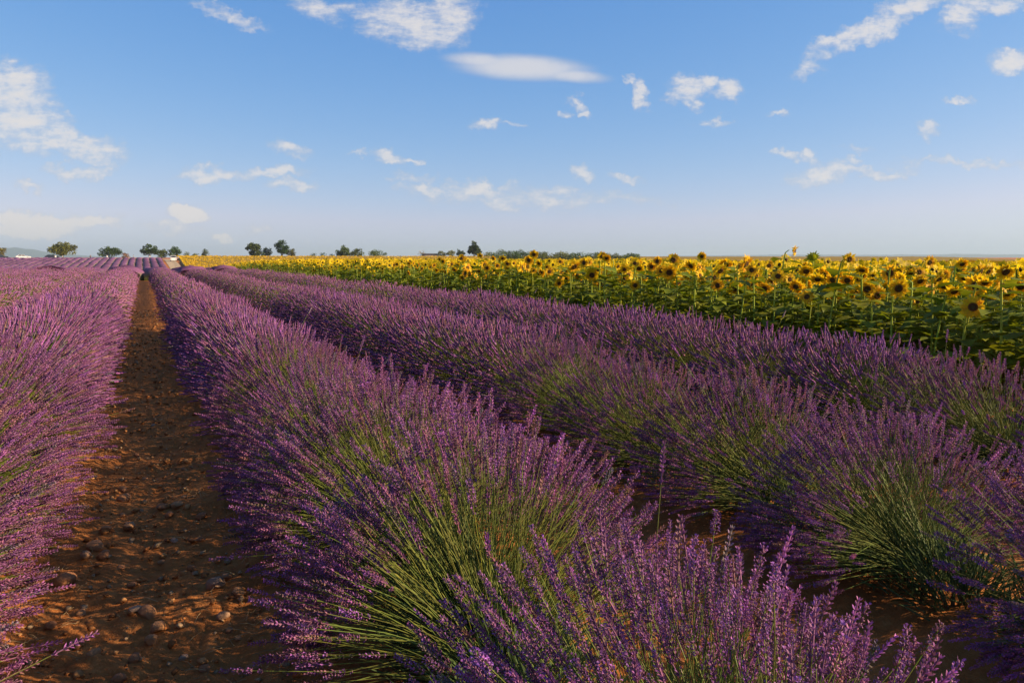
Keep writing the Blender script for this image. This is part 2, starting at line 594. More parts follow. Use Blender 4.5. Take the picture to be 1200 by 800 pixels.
def spike_template(lod, r):
    """one flower spike along +Z, unit length, width scaled to 1 = radius"""
    a = Acc()
    if lod == 0:                       # separate florets in whorls
        whorls, per = 8, 6
        zs = np.concatenate(([-0.32], np.linspace(0.04, 0.92, whorls - 1)))
        for k, z in enumerate(zs):
            sc = 0.75 if k == 0 else (1.0 - 0.45 * max(0, z - 0.55) / 0.45)
            for j in range(per if k else 4):
                an = 2 * math.pi * (j + 0.5 * (k % 2)) / per + r.normal(0, .2)
                up = r.normal(0.75, 0.2)
                dr = np.array((math.cos(an), math.sin(an), 0.0))
                sd = np.array((-math.sin(an), math.cos(an), 0.0))
                L, wd = 0.85 * sc * r.uniform(.8, 1.15), 0.24 * sc
                b0 = dr * 0.12 + np.array((0, 0, z))
                mid = b0 + dr * L * 0.55 + np.array((0, 0, 0.07 * up))
                tip = b0 + dr * L + np.array((0, 0, 0.12 * up))
                zv = np.array((0, 0, 0.032 * sc))
                a.add([b0, mid + sd * wd, mid + zv, mid - sd * wd, mid - zv, tip], [(0, 1, 2), (0, 2, 3), (0, 3, 4), (0, 4, 1), (5, 2, 1), (5, 3, 2), (5, 4, 3), (5, 1, 4)],
                      CALYX * r.uniform(.75, 1.25))
                if r.random() < 0.62:  # open corolla, two lips
                    c = PETAL * r.uniform(.8, 1.45) * np.array((r.uniform(.8, 1.1), 1, r.uniform(.9, 1.2)))
                    tp = tip - dr * 0.1
                    zz_ = np.array((0, 0, 0.055))
                    a.add([tp, tp + dr * .3 + sd * .34 + zz_, tp + dr * .42 + zz_ * 1.3, tp + dr * .3 - sd * .34 + zz_, tp + dr * .34 + sd * .2 - zz_ * .8, tp + dr * .34 - sd * .2 - zz_ * .8],
                          [(0, 1, 2), (0, 2, 3), (0, 5, 4)], c)
        zt = np.array((0, 0, 1.0))
        a.add([(0.3, 0, .9), (-.15, .26, .9), (-.15, -.26, .9), zt, (0, 0, .8)], [(0, 1, 3), (1, 2, 3), (2, 0, 3), (1, 0, 4), (2, 1, 4), (0, 2, 4)], CALYX)
        ax = [[(0, 0, -0.4), (0, 0, 0.95)]]
        v, t = tubes(np.array(ax, float), np.array((.13, .1)), 3)
        a.add(v, t, GREEN * .9)
    elif lod == 1:                     # fewer, plainer florets in whorls
        zs = np.concatenate(([-0.25], np.linspace(0.05, 0.9, 7)))
        for k, z in enumerate(zs):
            sc = 0.75 if k == 0 else (1.0 - 0.45 * max(0, z - 0.55) / 0.45)
            for j in range(4):
                an = 2 * math.pi * (j + 0.5 * (k % 2)) / 4 + r.normal(0, .25)
                dr, sd = np.array((math.cos(an), math.sin(an), 0.0)), np.array((-math.sin(an), math.cos(an), 0.0))
                L = 1.0 * sc * r.uniform(.8, 1.15)
                b0 = np.array((0, 0, z - .03))
                mid = b0 + dr * L * .6 + (0, 0, .07)
                tip = b0 + dr * L + (0, 0, .14)
                c_ = (PETAL * r.uniform(.85, 1.4)) if r.random() < .45 else CALYX * r.uniform(.75, 1.25)
                a.add([b0, mid + sd * .34 * sc, mid + (0, 0, .05), mid - sd * .34 * sc, tip], [(0, 1, 2), (0, 2, 3), (4, 2, 1), (4, 3, 2)], c_)
        v, t = tubes(np.array([[(0, 0, -0.3), (0, 0, 0.95)]], float), np.array((.22, .18)), 3)
        a.add(v, t, CALYX * .8)
    elif lod == 2:                     # lumpy column, florets poking out
        nr, sd_ = 8, 5
        zs = np.linspace(0, 1, nr)
        vs, cs_ = [], []
        for k, z in enumerate(zs):
            rad = (0.85 if k % 2 else 0.48) * (1 - 0.55 * max(0, z - .5) / .5)
            for j in range(sd_):
                an = 2 * math.pi * (j + .5 * (k % 2)) / sd_
                q = rad * r.uniform(.75, 1.25)
                vs.append((q * math.cos(an), q * math.sin(an), z + r.normal(0, .02)))
                cs_.append((PETAL if r.random() < .45 else CALYX) * r.uniform(.75, 1.3))
        t = []
        for k in range(nr - 1):
            for j in range(sd_):
                j2 = (j + 1) % sd_
                t += [(k * sd_ + j, k * sd_ + j2, (k + 1) * sd_ + j2), (k * sd_ + j, (k + 1) * sd_ + j2, (k + 1) * sd_ + j)]
        a.add(vs, t, np.array(cs_))
        for k in range(12):
            an, z = r.uniform(0, 6.28), r.uniform(.05, .9)
            dr, sd2 = np.array((math.cos(an), math.sin(an), .06)), np.array((-math.sin(an), math.cos(an), 0))
            b0 = dr * .5 + np.array((0, 0, z))
            a.add([b0 + sd2 * .25, b0 - sd2 * .25, b0 + dr * .6 + (0, 0, .05)], [(0, 1, 2)], PETAL * r.uniform(.9, 1.5))
    else:                              # far: slim three-sided spindle
        sd_ = 3
        vs = [(0, 0, 0)] + [(.8 * math.cos(6.283 * j / 3), .8 * math.sin(6.283 * j / 3), .3) for j in range(3)] + [(0, 0, 1)]
        a.add(vs, [(0, 2, 1), (0, 3, 2), (0, 1, 3), (1, 2, 4), (2, 3, 4), (3, 1, 4)], (CALYX * .55 + PETAL * .45) * np.array([[.85], [1], [1.1], [.95], [1.1]]))
    v, t, c, _ = a.arr()
    return v, t, c


def bush_stems(n, r, spread=1.0, lean=0.0, along=.36, low_extra=.12):
    """stem curves of one lavender bush: a fan across the row, short along it. returns start, mid, tip, tip direction"""
    tx = r.uniform(-1.46, 1.46, n) * (0.72 + 0.28 * np.sqrt(r.random(n)))
    tx = np.where(r.random(n) < low_extra, np.sign(tx) * r.uniform(1.05, 1.5, n), tx)
    ty = np.clip(r.normal(lean, 0.30, n), -.85, .85)
    dx, dy = np.sin(tx), np.sin(ty) * np.sqrt(np.maximum(.15, np.cos(tx)))
    dz = np.sqrt(np.maximum(0.02, 1 - dx * dx - dy * dy))
    d = np.stack((dx, dy, dz), 1)
    d /= np.linalg.norm(d, axis=1, keepdims=True)
    o = np.stack((0.13 * np.sin(tx) + r.normal(0, .04, n), r.uniform(-along, along, n), 0.13 + 0.05 * np.cos(tx) + r.normal(0, .02, n)), 1)
    side = np.abs(np.sin(tx))
    L = (0.68 - 0.17 * side ** 1.5) * (1 - 0.26 * r.random(n) ** 2.6) * spread + r.normal(0, .02, n)
    L = np.where(r.random(n) < .06, L + r.uniform(.02, .06, n), L)
    stray = r.random(n) < .04
    d = np.where(stray[:, None], d + r.normal(0, .16, (n, 3)), d)
    bend = np.stack((.10 * np.sign(dx) * side + r.normal(0, .055, n), r.normal(0, .075, n), -.10 * side - .03 + r.normal(0, .035, n)), 1)
    pt = lambda s: o + d * (L * s)[:, None] + bend * (L * s * s)[:, None]
    tip = pt(np.ones(n))
    low = np.minimum(tip[:, 2] - 0.07, 0)
    tip[:, 2] -= low
    mid = pt(np.full(n, .55))
    mid[:, 2] -= low * .5
    td = tip - mid
    td /= np.linalg.norm(td, axis=1, keepdims=True)
    return o, mid, tip, td


def leaves_mesh(n, r, name):
    """grey-green narrow leaves in the heart of the bush"""
    a = Acc()
    tx = r.uniform(-1.5, 1.5, n)
    o = np.stack((0.30 * np.sin(tx) * r.random(n), r.uniform(-.5, .5, n), .04 + .20 * np.cos(tx) * r.random(n)), 1)
    d = np.stack((np.sin(tx) + r.normal(0, .3, n), r.normal(0, .5, n), np.abs(np.cos(tx)) + r.random(n) * .5), 1)
    lf = np.array([(-.5, 0, 0), (.5, 0, 0), (.62, .1, .55), (-.62, .1, .55), (0, .3, 1)])
    lt = np.array([(0, 1, 2), (0, 2, 3), (3, 2, 4)])
    tint = np.array((.085, .12, .04)) * r.uniform(.7, 1.3, (n, 1))
    v, t, c = stamp(lf, lt, o, d, r.uniform(.10, .24, n), r.uniform(.004, .008, n), r.uniform(0, 6.28, n), np.ones((5, 3)), tint)
    a.add(v, t, c)
    # woody base
    m = 26
    p0 = np.stack((r.normal(0, .05, m), r.uniform(-.36, .36, m), np.full(m, -.06)), 1)
    an = r.uniform(-1.2, 1.2, m)
    p1 = p0 + np.stack((.12 * np.sin(an), r.normal(0, .05, m), r.uniform(.14, .24, m)), 1)
    v, t = tubes(np.stack((p0, p1), 1), np.array((.012, .007)), 5)
    a.add(v, t, (.10, .075, .05))
    return a.build(name, M_leaf)


SPK = {k: [spike_template(k, np.random.default_rng(100 + 10 * k + i)) for i in range(n)] for k, n in ((0, 6), (1, 4), (2, 5), (3, 1))}


def tint_rows(n, r):
    b = r.uniform(.78, 1.22, (n, 1))
    t_ = b * np.stack((r.uniform(.90, 1.14, n), np.ones(n), r.uniform(.85, 1.15, n)), 1)
    k = r.random((n, 1))
    t_ = np.where(k < .10, t_ * np.array((1.0, 1.25, .62)), t_)          # faded, brownish
    t_ = np.where((k > .10) & (k < .17), t_ * np.array((.72, 1.35, .70)), t_)   # still in green bud
    return np.where(k > .85, t_ * np.array((1.15, 1.05, 1.35)), t_)       # freshly open


def bush_meshes(lod, seed, n, split=0, lean=None, along=None):
    """meshes (stems, spikes, leaves) of one bush and the list of spikes set apart as single objects"""
    r = np.random.default_rng(seed)
    o, mid, tip, td = bush_stems(n, r, 1.0, (.36, .30, .12, .05)[lod] if lean is None else lean, (.27, .36, .46, .50)[lod] if along is None else along)
    if lod == 0:
        pts = np.stack((o, (o + mid) / 2 + (0, 0, .004), mid, tip), 1)
        sv_, st_ = tubes(pts, np.array((.0016, .0015, .0014, .0011)), 3)
        per = 12
    elif lod in (1, 2):
        sv_, st_ = tubes(np.stack((o, mid, tip), 1), np.array((.0019, .0017, .0014)), 3)
        per = 9
    else:
        sv_, st_ = tubes(np.stack((mid, tip), 1), np.array((.0035, .003)), 3)
        per = 6
    g = GREEN * r.uniform(.7, 1.35, (n, 1)) * np.stack((r.uniform(.9, 1.35, n), np.ones(n), r.uniform(.8, 1.2, n)), 1)
    stems = mesh('lavender_stems', sv_, st_, M_stem, np.repeat(g, per, 0))
    ln = (.046 + .056 * r.random(n) ** .8) * (1.0, 1.0, 1.15, 1.3)[lod]
    wd = r.uniform(.0085, .0125, n) * (1.0, 1.0, 1.0, 1.4)[lod]
    roll = r.uniform(0, 6.28, n)
    tint = tint_rows(n, r)
    base = tip - td * (ln * .35)[:, None]
    single = np.zeros(n, bool)
    if split:
        single[r.permutation(n)[:split]] = True
    a = Acc()
    tm = SPK[0][:2] + SPK[1] if lod == 0 else SPK[lod]
    which = r.integers(0, len(tm), n)
    for k, (tv, tt, tcol) in enumerate(tm):
        s = (which == k) & ~single
        if s.any():
            v, t, c = stamp(tv, tt, base[s], td[s], ln[s], wd[s], roll[s], tcol, tint[s])
            a.add(v, t, c)
    spikes = a.build('lavender_spikes', M_flower)
    lv = leaves_mesh({0: 1700, 1: 1000, 2: 420, 3: 90}[lod], r, 'lavender_leaves')
    ind = [(base[i], td[i], ln[i], wd[i], roll[i]) for i in np.nonzero(single)[0]]
    return stems, spikes, lv, ind


HERO = [bush_meshes(0, 40 + i, 950, 290) for i in range(2)]
MID = [bush_meshes(1, 50 + i, 900) for i in range(3)]
DENSE = [bush_meshes(1, 70 + i, 1150, 0, .05, .50) for i in range(2)]
NEAR = [bush_meshes(2, 60 + i, 1050) for i in range(3)]
FARB = [bush_meshes(3, 80 + i, 520) for i in range(4)]
SPIKE_MESH = [mesh('flower_spike', np.asarray(v) * (0.0105, 0.0105, 0.065), t, M_flower, c) for v, t, c in SPK[0]]

bushes = []
r0 = np.random.default_rng(11)
for k, cx in [(i, PATH_X + (i + .5) * ROW) for i in range(-14, 3)]:
    y = {0: 1.12, 1: -.75, 2: -1.9, -1: -1.4}.get(k, -2 + r0.uniform(0, 1))
    while y < 56:
        bushes.append((k, cx + r0.normal(0, .035) + (.06 if k == 0 else 0), y, r0.normal(0, .12), (.96 if k == 0 and y < 1.2 else r0.uniform(.94, 1.06)) * (.93 if k == 2 else .91 if k == 1 else .95 if k == 0 else 1.0), r0.integers(0, 60)))
        y += (1.15 if k == 0 and y < 2 else 1.0) + r0.normal(0, .06)


def vis(b):
    k, x, y = b[:3]
    az = math.atan2(x, max(y, 1e-3)) if y > 0 else 3
    lo, hi = YAW - R(34.5), YAW + R(34.5)
    mg = .8 / max(math.hypot(x, y), .5)
    return lo - mg < az < hi + mg or (math.hypot(x, y) < 3.2 and -1 <= k <= 2)


ROW_TXT = {0: 'in the row shading the bare dirt path', 1: 'in the middle row, between the path-side row and the sunflower-side row',
           2: 'in the row next to the sunflower field', -1: 'in the sunlit row edging the dirt path', -2: 'in the second row back from the sunlit edge of the path'}
vb = sorted([b for b in bushes if vis(b)], key=lambda b: math.hypot(b[1], b[2]))
singles, rest = vb[:300], vb[300:]
in_single = set(id(b) for b in singles)
rest = [b for b in bushes if id(b) not in in_single and b[2] > -1.2 and (vis(b) or (b[0] >= -3 and b[2] < 20))]
hero_used = 0
for k, x, y, rz, sc, var in singles:
    dist = math.hypot(x, y)
    o = link('lavender_bush', None)
    o.empty_display_size = .3
    o.location = (x, y, gz(x, y) - .01)
    o.rotation_euler = (0, 0, rz)
    o.scale = (sc * (.92 if k >= 0 else 1), sc * 1.04, sc)
    hero = (k == 0 and dist < 4.0) or (k == 1 and dist < 4.3 and y > .9)
    if hero:
        sm, fm, lm, ind = HERO[hero_used % 2]
        hero_used += 1
    else:
        sm, fm, lm, ind = (DENSE[var % 2] if k < 0 else MID[var % 3]) if dist < 6.5 else NEAR[var % 3] if dist < 17 else FARB[var % 4]
    lab = 'purple lavender bush ' + ROW_TXT.get(k, 'in the rows further back from the sunlit edge of the path')
    if k == 0 and y < 8:
        nth = sum(1 for b_ in bushes if b_[0] == 0 and b_[2] < y)
        lab = ('low wide lavender bush at the open end of the row shading the dirt path' if nth == 0 else
               'lavender bush, %s from the open end of the row shading the dirt path' % ('second', 'third', 'fourth', 'fifth', 'sixth', 'seventh')[min(nth, 6) - 1])
    if k == 1 and hero and 2 < y < 3:
        lab = 'lavender bush with bare yellow-green stems spread wide in the middle row'
    tag(o, lab, 'lavender', 'lavender bushes ' + ROW_TXT.get(k, 'in the rows further back'))
    tag(link('stems', sm, o), kind='stuff')
    tag(link('flower_spikes', fm, o), kind='stuff')
    tag(link('foliage', lm, o), kind='stuff')
    for i, (bp, td, ln, wd, roll) in enumerate(ind):
        s_ = bpy.data.objects.new('flower_spike', SPIKE_MESH[i % 6])
        COL.objects.link(s_)
        s_.parent = o
        q = Vector(td).to_track_quat('Z', 'Y') @ Matrix.Rotation(roll, 3, 'Z').to_quaternion()
        s_.rotation_mode = 'QUATERNION'
        s_.rotation_quaternion = q
        s_.location = bp
        s_.scale = (wd / .0105, wd / .0105, ln / .065)


def mesh_arrays(me):
    v = np.empty(len(me.vertices) * 3, np.float32)
    me.vertices.foreach_get('co', v)
    t = np.empty(len(me.loops), np.int32)
    me.loops.foreach_get('vertex_index', t)
    c = np.empty(len(me.vertices) * 4, np.float32)
    me.color_attributes['col'].data.foreach_get('color', c)
    return v.reshape(-1, 3), t.reshape(-1, 3), c.reshape(-1, 4)[:, :3]


# the lavender beyond: low hedges carrying tufts of spikes, one object
def hedge_rows(rows, y0, y1, step, tuft, seed, wob=1.0):
    r = np.random.default_rng(seed)
    a = Acc()
    prof = np.array([(-.90, .02), (-.88, .40), (-.56, .68), (0, .78), (.56, .68), (.88, .40), (.90, .02)])
    ysn = np.arange(y0, y1, step)
    n, m = len(ysn), len(prof)
    for cx in rows:
        lump = 1 + .10 * np.sin(ysn * 6.283 + r.uniform(0, 6)) + .10 * r.normal(0, 1, n)
        P_ = np.empty((n, m, 3))
        P_[:, :, 0] = cx + prof[None, :, 0] * lump[:, None] + r.normal(0, .03, (n, m)) * wob
        P_[:, :, 1] = ysn[:, None] + r.normal(0, .06, (n, m))
        P_[:, :, 2] = g_far(ysn)[:, None] + prof[None, :, 1] * lump[:, None] + r.normal(0, .03, (n, m)) * wob
        i = np.arange(n * m).reshape(n, m)
        q = np.stack((i[:-1, :-1], i[1:, :-1], i[1:, 1:], i[:-1, 1:]), -1).reshape(-1, 4)
        hz = np.clip((P_[:, :, 2] - g_far(ysn)[:, None] - .25) / .3, 0, 1).reshape(-1, 1)
        cc = .8 * (CALYX * .6 + PETAL * .4) * hz + GREEN * (1 - hz)
        pt2 = P_.reshape(-1, 3)
        patch = 1 + .5 * vnoise(pt2[:, 0] * .23, pt2[:, 1] * .11, 5) + .5 * vnoise(pt2[:, 0] * .9, pt2[:, 1] * .6, 6)
        a.add(pt2, q, .88 * cc * patch[:, None] * r.uniform(.7, 1.2, (n * m, 1)))
        nt = int((y1 - y0) * tuft)
        tx = r.uniform(-1.35, 1.35, nt)
        yy = r.uniform(y0, y1, nt)
        pos = np.stack((cx + .66 * np.sin(tx), yy, g_far(yy) + .12 + .58 * np.cos(tx)), 1)
        d = np.stack((np.sin(tx), r.normal(0, .3, nt), np.cos(tx) + .25), 1)
        tv, tt, tcol = SPK[3][0]
        v, t, c = stamp(tv, tt, pos, d, r.uniform(.16, .30, nt), r.uniform(.025, .045, nt), r.uniform(0, 6, nt), tcol, tint_rows(nt, r))
        a.add(v, t, c)
    return a


acc = Acc()
fa = [[mesh_arrays(m_) for m_ in f[:3]] for f in FARB]
rest_near = [b for b in rest if math.hypot(b[1], b[2]) < 9]
for k, x, y, rz, sc, var in rest:
    c, s_ = math.cos(rz), math.sin(rz)
    for li, (v, t, cc) in enumerate(fa[var % 4]):
        if li == 2 and math.hypot(x, y) > 15:
            continue
        if math.hypot(x, y) > 30:
            t = t[:len(t) // 2] if li == 1 else t[:len(t) // 4]
        acc.add(np.stack((x + sc * (v[:, 0] * c - v[:, 1] * s_), y + sc * (v[:, 0] * s_ + v[:, 1] * c), gz(x, y) + sc * v[:, 2]), 1), t, cc, 1 if li else 0)
lr = link('lavender_rows', acc.build('lavender_rows', [M_stem, M_flower]))
tag(lr, 'mass of purple lavender further back across the near field', 'lavender', kind='stuff')
far_rows = [PATH_X + (i + .5) * ROW for i in range(-42, 3)]
h1 = hedge_rows(far_rows[20:], 56, 120, .5, 14, 21)
h2 = hedge_rows(far_rows, 120, 306, 1.1, 2.6, 22)
for nm, h, lb in (('lavender_rows', h1, 'lavender rows running down into the hollow'), ('lavender_rows', h2, 'far lavender rows climbing to the skyline before the trees')):
    tag(link(nm, h.build(nm, M_flower)), lb, 'lavender', kind='stuff')

# ------------------------------------------------------------------ sunflowers
YEL = np.array((0.84, 0.55, 0.011))
SGRN = np.array((0.180, 0.215, 0.020))


def leaf_template(fold=.25):
    """heart-shaped leaf along +Z (length), width +-X, drooping to +Y"""
    zs = [0, .12, .35, .65, 1.0]
    ws = [.06, .42, .46, .28, .0]
    v, t = [], []
    for z, wd in zip(zs, ws):
        dr = -.28 * z * z
        v += [(-wd, dr + fold * wd, z), (0, dr, z), (wd, dr + fold * wd, z)]
    for i in range(4):
        for j in range(2):
            a, b, c, d = i * 3 + j, i * 3 + j + 1, i * 3 + j + 4, i * 3 + j + 3
            t += [(a, b, c), (a, c, d)]
    return np.array(v), np.array(t)


LV, LT = leaf_template()
leaf_me = []
for i in range(3):
    r = np.random.default_rng(300 + i)
    a = Acc()
    lv = LV * (.95 + .1 * i, 1, 1) + r.normal(0, .02, LV.shape)
    a.add(lv * .20 + (0, 0, .07), LT, SGRN * r.uniform(.8, 1.3))
    v, t = tubes(np.array([[(0, 0, 0), (0, .006, .08)]], float), np.array((.004, .003)), 3)
    a.add(v, t, SGRN * 1.4)
    leaf_me.append(a.build('sunflower_leaf', M_sleaf, True))


def head_meshes(seed, diam=.2):
    """ray petals, disc and green bracts of one flower head, facing +Z"""
    r = np.random.default_rng(seed)
    rd = diam * .185
    a = Acc()
    for lay, n in ((0, 19), (1, 17)):
        for j in range(n):
            an = 6.2832 * (j + .5 * lay) / n + r.normal(0, .07)
            if r.random() < .05:
                continue
            L = (diam / 2 - rd) * r.uniform(.85, 1.2)
            wd = .017 * diam / .2
            up = r.normal(.10, .25) + .15 * lay
            dr, sd = np.array((math.cos(an), math.sin(an), 0)), np.array((-math.sin(an), math.cos(an), 0))
            b0 = dr * rd * .93
            z = np.array((0, 0, 1.0))
            p1 = b0 + dr * L * .5 + z * L * .4 * up
            p2 = b0 + dr * L + z * L * (up - r.uniform(0, .35))
            a.add([b0 - sd * wd * .5, b0 + sd * wd * .5, p1 + sd * wd, p1 - sd * wd, p2], [(0, 1, 2), (0, 2, 3), (3, 2, 4)],
                  YEL * r.uniform(.82, 1.08) * np.array((1, r.uniform(.82, 1.1), 1)))
    petals = a.build('sunflower_petals', M_petal)
    a = Acc()
    rings, sg = 4, 14
    vs, cs = [(0, 0, .012)], [(.05, .035, .012)]
    for i in range(1, rings + 1):
        for j in range(sg):
            an = 6.2832 * j / sg
            q = rd * i / rings * 1.02
            vs.append((q * math.cos(an), q * math.sin(an), .016 * math.sin(i / rings * 2.6) + r.normal(0, .0015)))
            cs.append([(.08, .055, .014), (.06, .028, .010), (.08, .034, .010), (.22, .10, .012)][i - 1])
    t = [(0, 1 + j, 1 + (j + 1) % sg) for j in range(sg)]
    for i in range(rings - 1):
        for j in range(sg):
            p, q = 1 + i * sg, 1 + (i + 1) * sg
            j2 = (j + 1) % sg
            t += [(p + j, q + j, q + j2), (p + j, q + j2, p + j2)]
    a.add(vs, t, np.array(cs))
    disc = a.build('sunflower_disc', M_disc)
    a = Acc()
    n = 14
    vs = [(rd * 1.0 * math.cos(6.2832 * j / n), rd * math.sin(6.2832 * j / n), -.006) for j in range(n)] + [(rd * .3 * math.cos(6.2832 * j / n), rd * .3 * math.sin(6.2832 * j / n), -.035) for j in range(n)]
    t = []
    for j in range(n):
        j2 = (j + 1) % n
        t += [(j, n + j, n + j2), (j, n + j2, j2)]
    a.add(vs, t, SGRN * 1.2)
    for j in range(n):
        an = 6.2832 * (j + .5) / n
        dr, sd = np.array((math.cos(an), math.sin(an), 0)), np.array((-math.sin(an), math.cos(an), 0))
        a.add([dr * rd * .9 - sd * .012 + (0, 0, -.01), dr * rd * .9 + sd * .012 + (0, 0, -.01), dr * (rd + .035) + (0, 0, -.012 + r.normal(0, .008))], [(0, 1, 2)], SGRN * r.uniform(1, 1.5))
    bracts = a.build('sunflower_bracts', M_sleaf)
    return petals, disc, bracts


HEADS = [head_meshes(400 + i, d) for i, d in enumerate((.195, .215, .185, .225, .175))]
FACE = math.atan2(-.95, -.30)      # the heads look back towards the lavender


def stem_mesh(h, r, lean):
    zs = np.linspace(0, 1, 6)
    p = np.stack((lean[0] * zs ** 2, lean[1] * zs ** 2, h * zs), 1)
    # neck bends over towards the face
    nk = p[-1] + np.array((.05, 0, .035))
    tipp = p[-1] + np.array((.10, 0, .028))
    pts = np.vstack((p, nk, tipp))[None]
    v, t = tubes(pts, np.array((.013, .012, .011, .010, .009, .008, .007, .008)), 6)
    a = Acc()
    a.add(v, t, SGRN * 1.9)
    return a, tipp


def make_sunflower(seed):
    """returns meshes and placements of one plant facing +X"""
    r = np.random.default_rng(seed)
    h = 1.28 - abs(r.normal(0, .16)) + r.normal(0, .04)
    lean = r.normal(0, .04, 2)
    a, tip = stem_mesh(h, r, lean)
    stem = a.build('sunflower_stem', M_sstem, True)
    lv = []
    n = 18
    for i in range(n):
        z = .12 + (h - .12) * i / n + r.normal(0, .02)
        az = i * 2.4 + r.normal(0, .3)
        el = r.uniform(-.25, .55)
        sc = (1.3 - .45 * i / n) * r.uniform(.75, 1.25)
        lv.append((lean * (z / h) ** 2, z, az, el, sc, r.integers(0, 3)))
    # the same leaves joined, for plants too far off to show them one by one
    fa_ = Acc()
    for (lx, z, az, el, sc, k) in lv:
        d = np.array([[math.cos(az) * math.cos(el), math.sin(az) * math.cos(el), math.sin(el)]])
        v, t, c = mesh_arrays(leaf_me[k])
        vv_, tt_, cc_ = stamp(v, t, np.array([[lx[0], lx[1], z]]), d, sc, sc, np.array([0.0]), c)
        fa_.add(vv_, tt_, cc_)
    fol = fa_.build('sunflower_foliage', M_sleaf, True)
    return dict(h=h, stem=stem, leaves=lv, fol=fol, tip=tip, head=HEADS[seed % 5])


SUNF = [make_sunflower(500 + i) for i in range(12)]


def leaf_matrix(lx, z, az, el, sc):
    d = np.array([[math.cos(az) * math.cos(el), math.sin(az) * math.cos(el), math.sin(el)]])
    u, v_, d = frames(d, np.array([0.0]))
    M = Matrix((u[0] * sc, v_[0] * sc, d[0] * sc)).transposed().to_4x4()
    M.translation = (lx[0], lx[1], z)
    return M


def edge_x(y):
    return 6.75 + max(0.0, y - 12) * .016


r1 = np.random.default_rng(77)
plants = []
for i in range(0, 44):
    y = 1.0
    while y < 130:
        x = edge_x(y) + i * .50 + r1.normal(0, .10)
        plants.append((i, x, y + r1.normal(0, .08)))
        y += .20 + r1.random() * .14 + max(0, i - 6) * .012


def svis(x, y):
    az = math.atan2(x, max(y, .01))
    return az < YAW + R(36)


sp = [p for p in plants if svis(p[1], p[2])]
sp.sort(key=lambda p: math.hypot(p[1], p[2]) * (1 + .12 * p[0]))
s_single, s_rest = sp[:300], sp[300:]
s_rest += [p for p in plants if not svis(p[1], p[2]) and p[0] < 10]
BP = at_depth(957, 301, 12.5)
BUD = min(range(200), key=lambda q: math.hypot(s_single[q][1] - BP.x, s_single[q][2] - BP.y))
for n_, (i, x, y) in enumerate(s_single):
    if n_ == BUD:
        x, y = BP.x, BP.y
    S_ = SUNF[r1.integers(0, 12)]
    o = link('sunflower', None)
    o.empty_display_size = .3
    o.location = (x, y, gz(x, y) - .01)
    fa_ang = (math.atan2(-.90, -.44) + r1.normal(0, .5)) if n_ < 170 else FACE + r1.normal(0, .85)
    o.rotation_euler = (0, 0, fa_ang)
    sc = r1.normal(1.0, .055)
    tall = r1.random() < .04
    if n_ == BUD:
        sc, tall = (EYE + .03) / (S_['h'] + .05), False
    if tall:
        sc *= 1.06
    o.scale = (sc, sc, sc)
    if i == 0:
        tag(o, 'yellow sunflower with dark disc in the front row of the sunflower field', 'sunflower', 'sunflowers in the front row')
    elif tall:
        tag(o, 'tall yellow sunflower with its head above the others in the field', 'sunflower', 'tall sunflowers above the others')
    else:
        tag(o, 'yellow sunflower growing behind the front row of the sunflower field', 'sunflower', 'sunflowers behind the front row')
    link('stem', S_['stem'], o)
    if n_ < 90:
        for lf in S_['leaves']:
            c = link('leaf', leaf_me[lf[5]], o)
            c.matrix_local = leaf_matrix(*lf[:5])
    else:
        tag(link('foliage', S_['fol'], o), kind='stuff')
    pet, disc, brc = S_['head']
    bud = n_ == BUD
    hd = link('flower_head', brc, o)
    hsc = r1.uniform(.78, 1.12) if n_ < 170 else r1.uniform(.65, 1.0)
    hd.scale = (hsc, hsc, hsc)
    tilt = r1.normal(-.22, .38)
    az = r1.normal(0, .25)
    dv_ = Vector((math.cos(tilt) * math.cos(az), math.cos(tilt) * math.sin(az), math.sin(tilt)))
    hd.rotation_mode = 'QUATERNION'
    hd.rotation_quaternion = dv_.to_track_quat('Z', 'Y')
    hd.location = Vector(S_['tip']) + dv_ * .028
    if bud:
        hd.scale = (1.5, 1.5, 3.2)
        tag(o, 'sunflower with a closed dark green bud standing above the open heads', 'sunflower', 'sunflowers behind the front row')
    else:
        link('petals', pet, hd)
        link('disc', disc, hd)

# the rest of the field: simpler plants, one object
a = Acc()
s_deep = [p for p in s_rest if p[0] >= 12]
s_rest = [p for p in s_rest if p[0] < 12]
n = len(s_rest)
px_ = np.array([p[1] for p in s_rest])
py_ = np.array([p[2] for p in s_rest])
hh = 1.29 - np.abs(r1.normal(0, .17, n)) + r1.normal(0, .04, n)
base = np.stack((px_, py_, g_far(py_)), 1)
fa_ang = FACE + r1.normal(0, .95, n)
tl = r1.normal(-.15, .4, n)
fd = np.stack((np.cos(fa_ang) * np.cos(tl), np.sin(fa_ang) * np.cos(tl), np.sin(tl)), 1)
top = base + np.stack((np.zeros(n), np.zeros(n), hh), 1)
hp = top + fd * .09
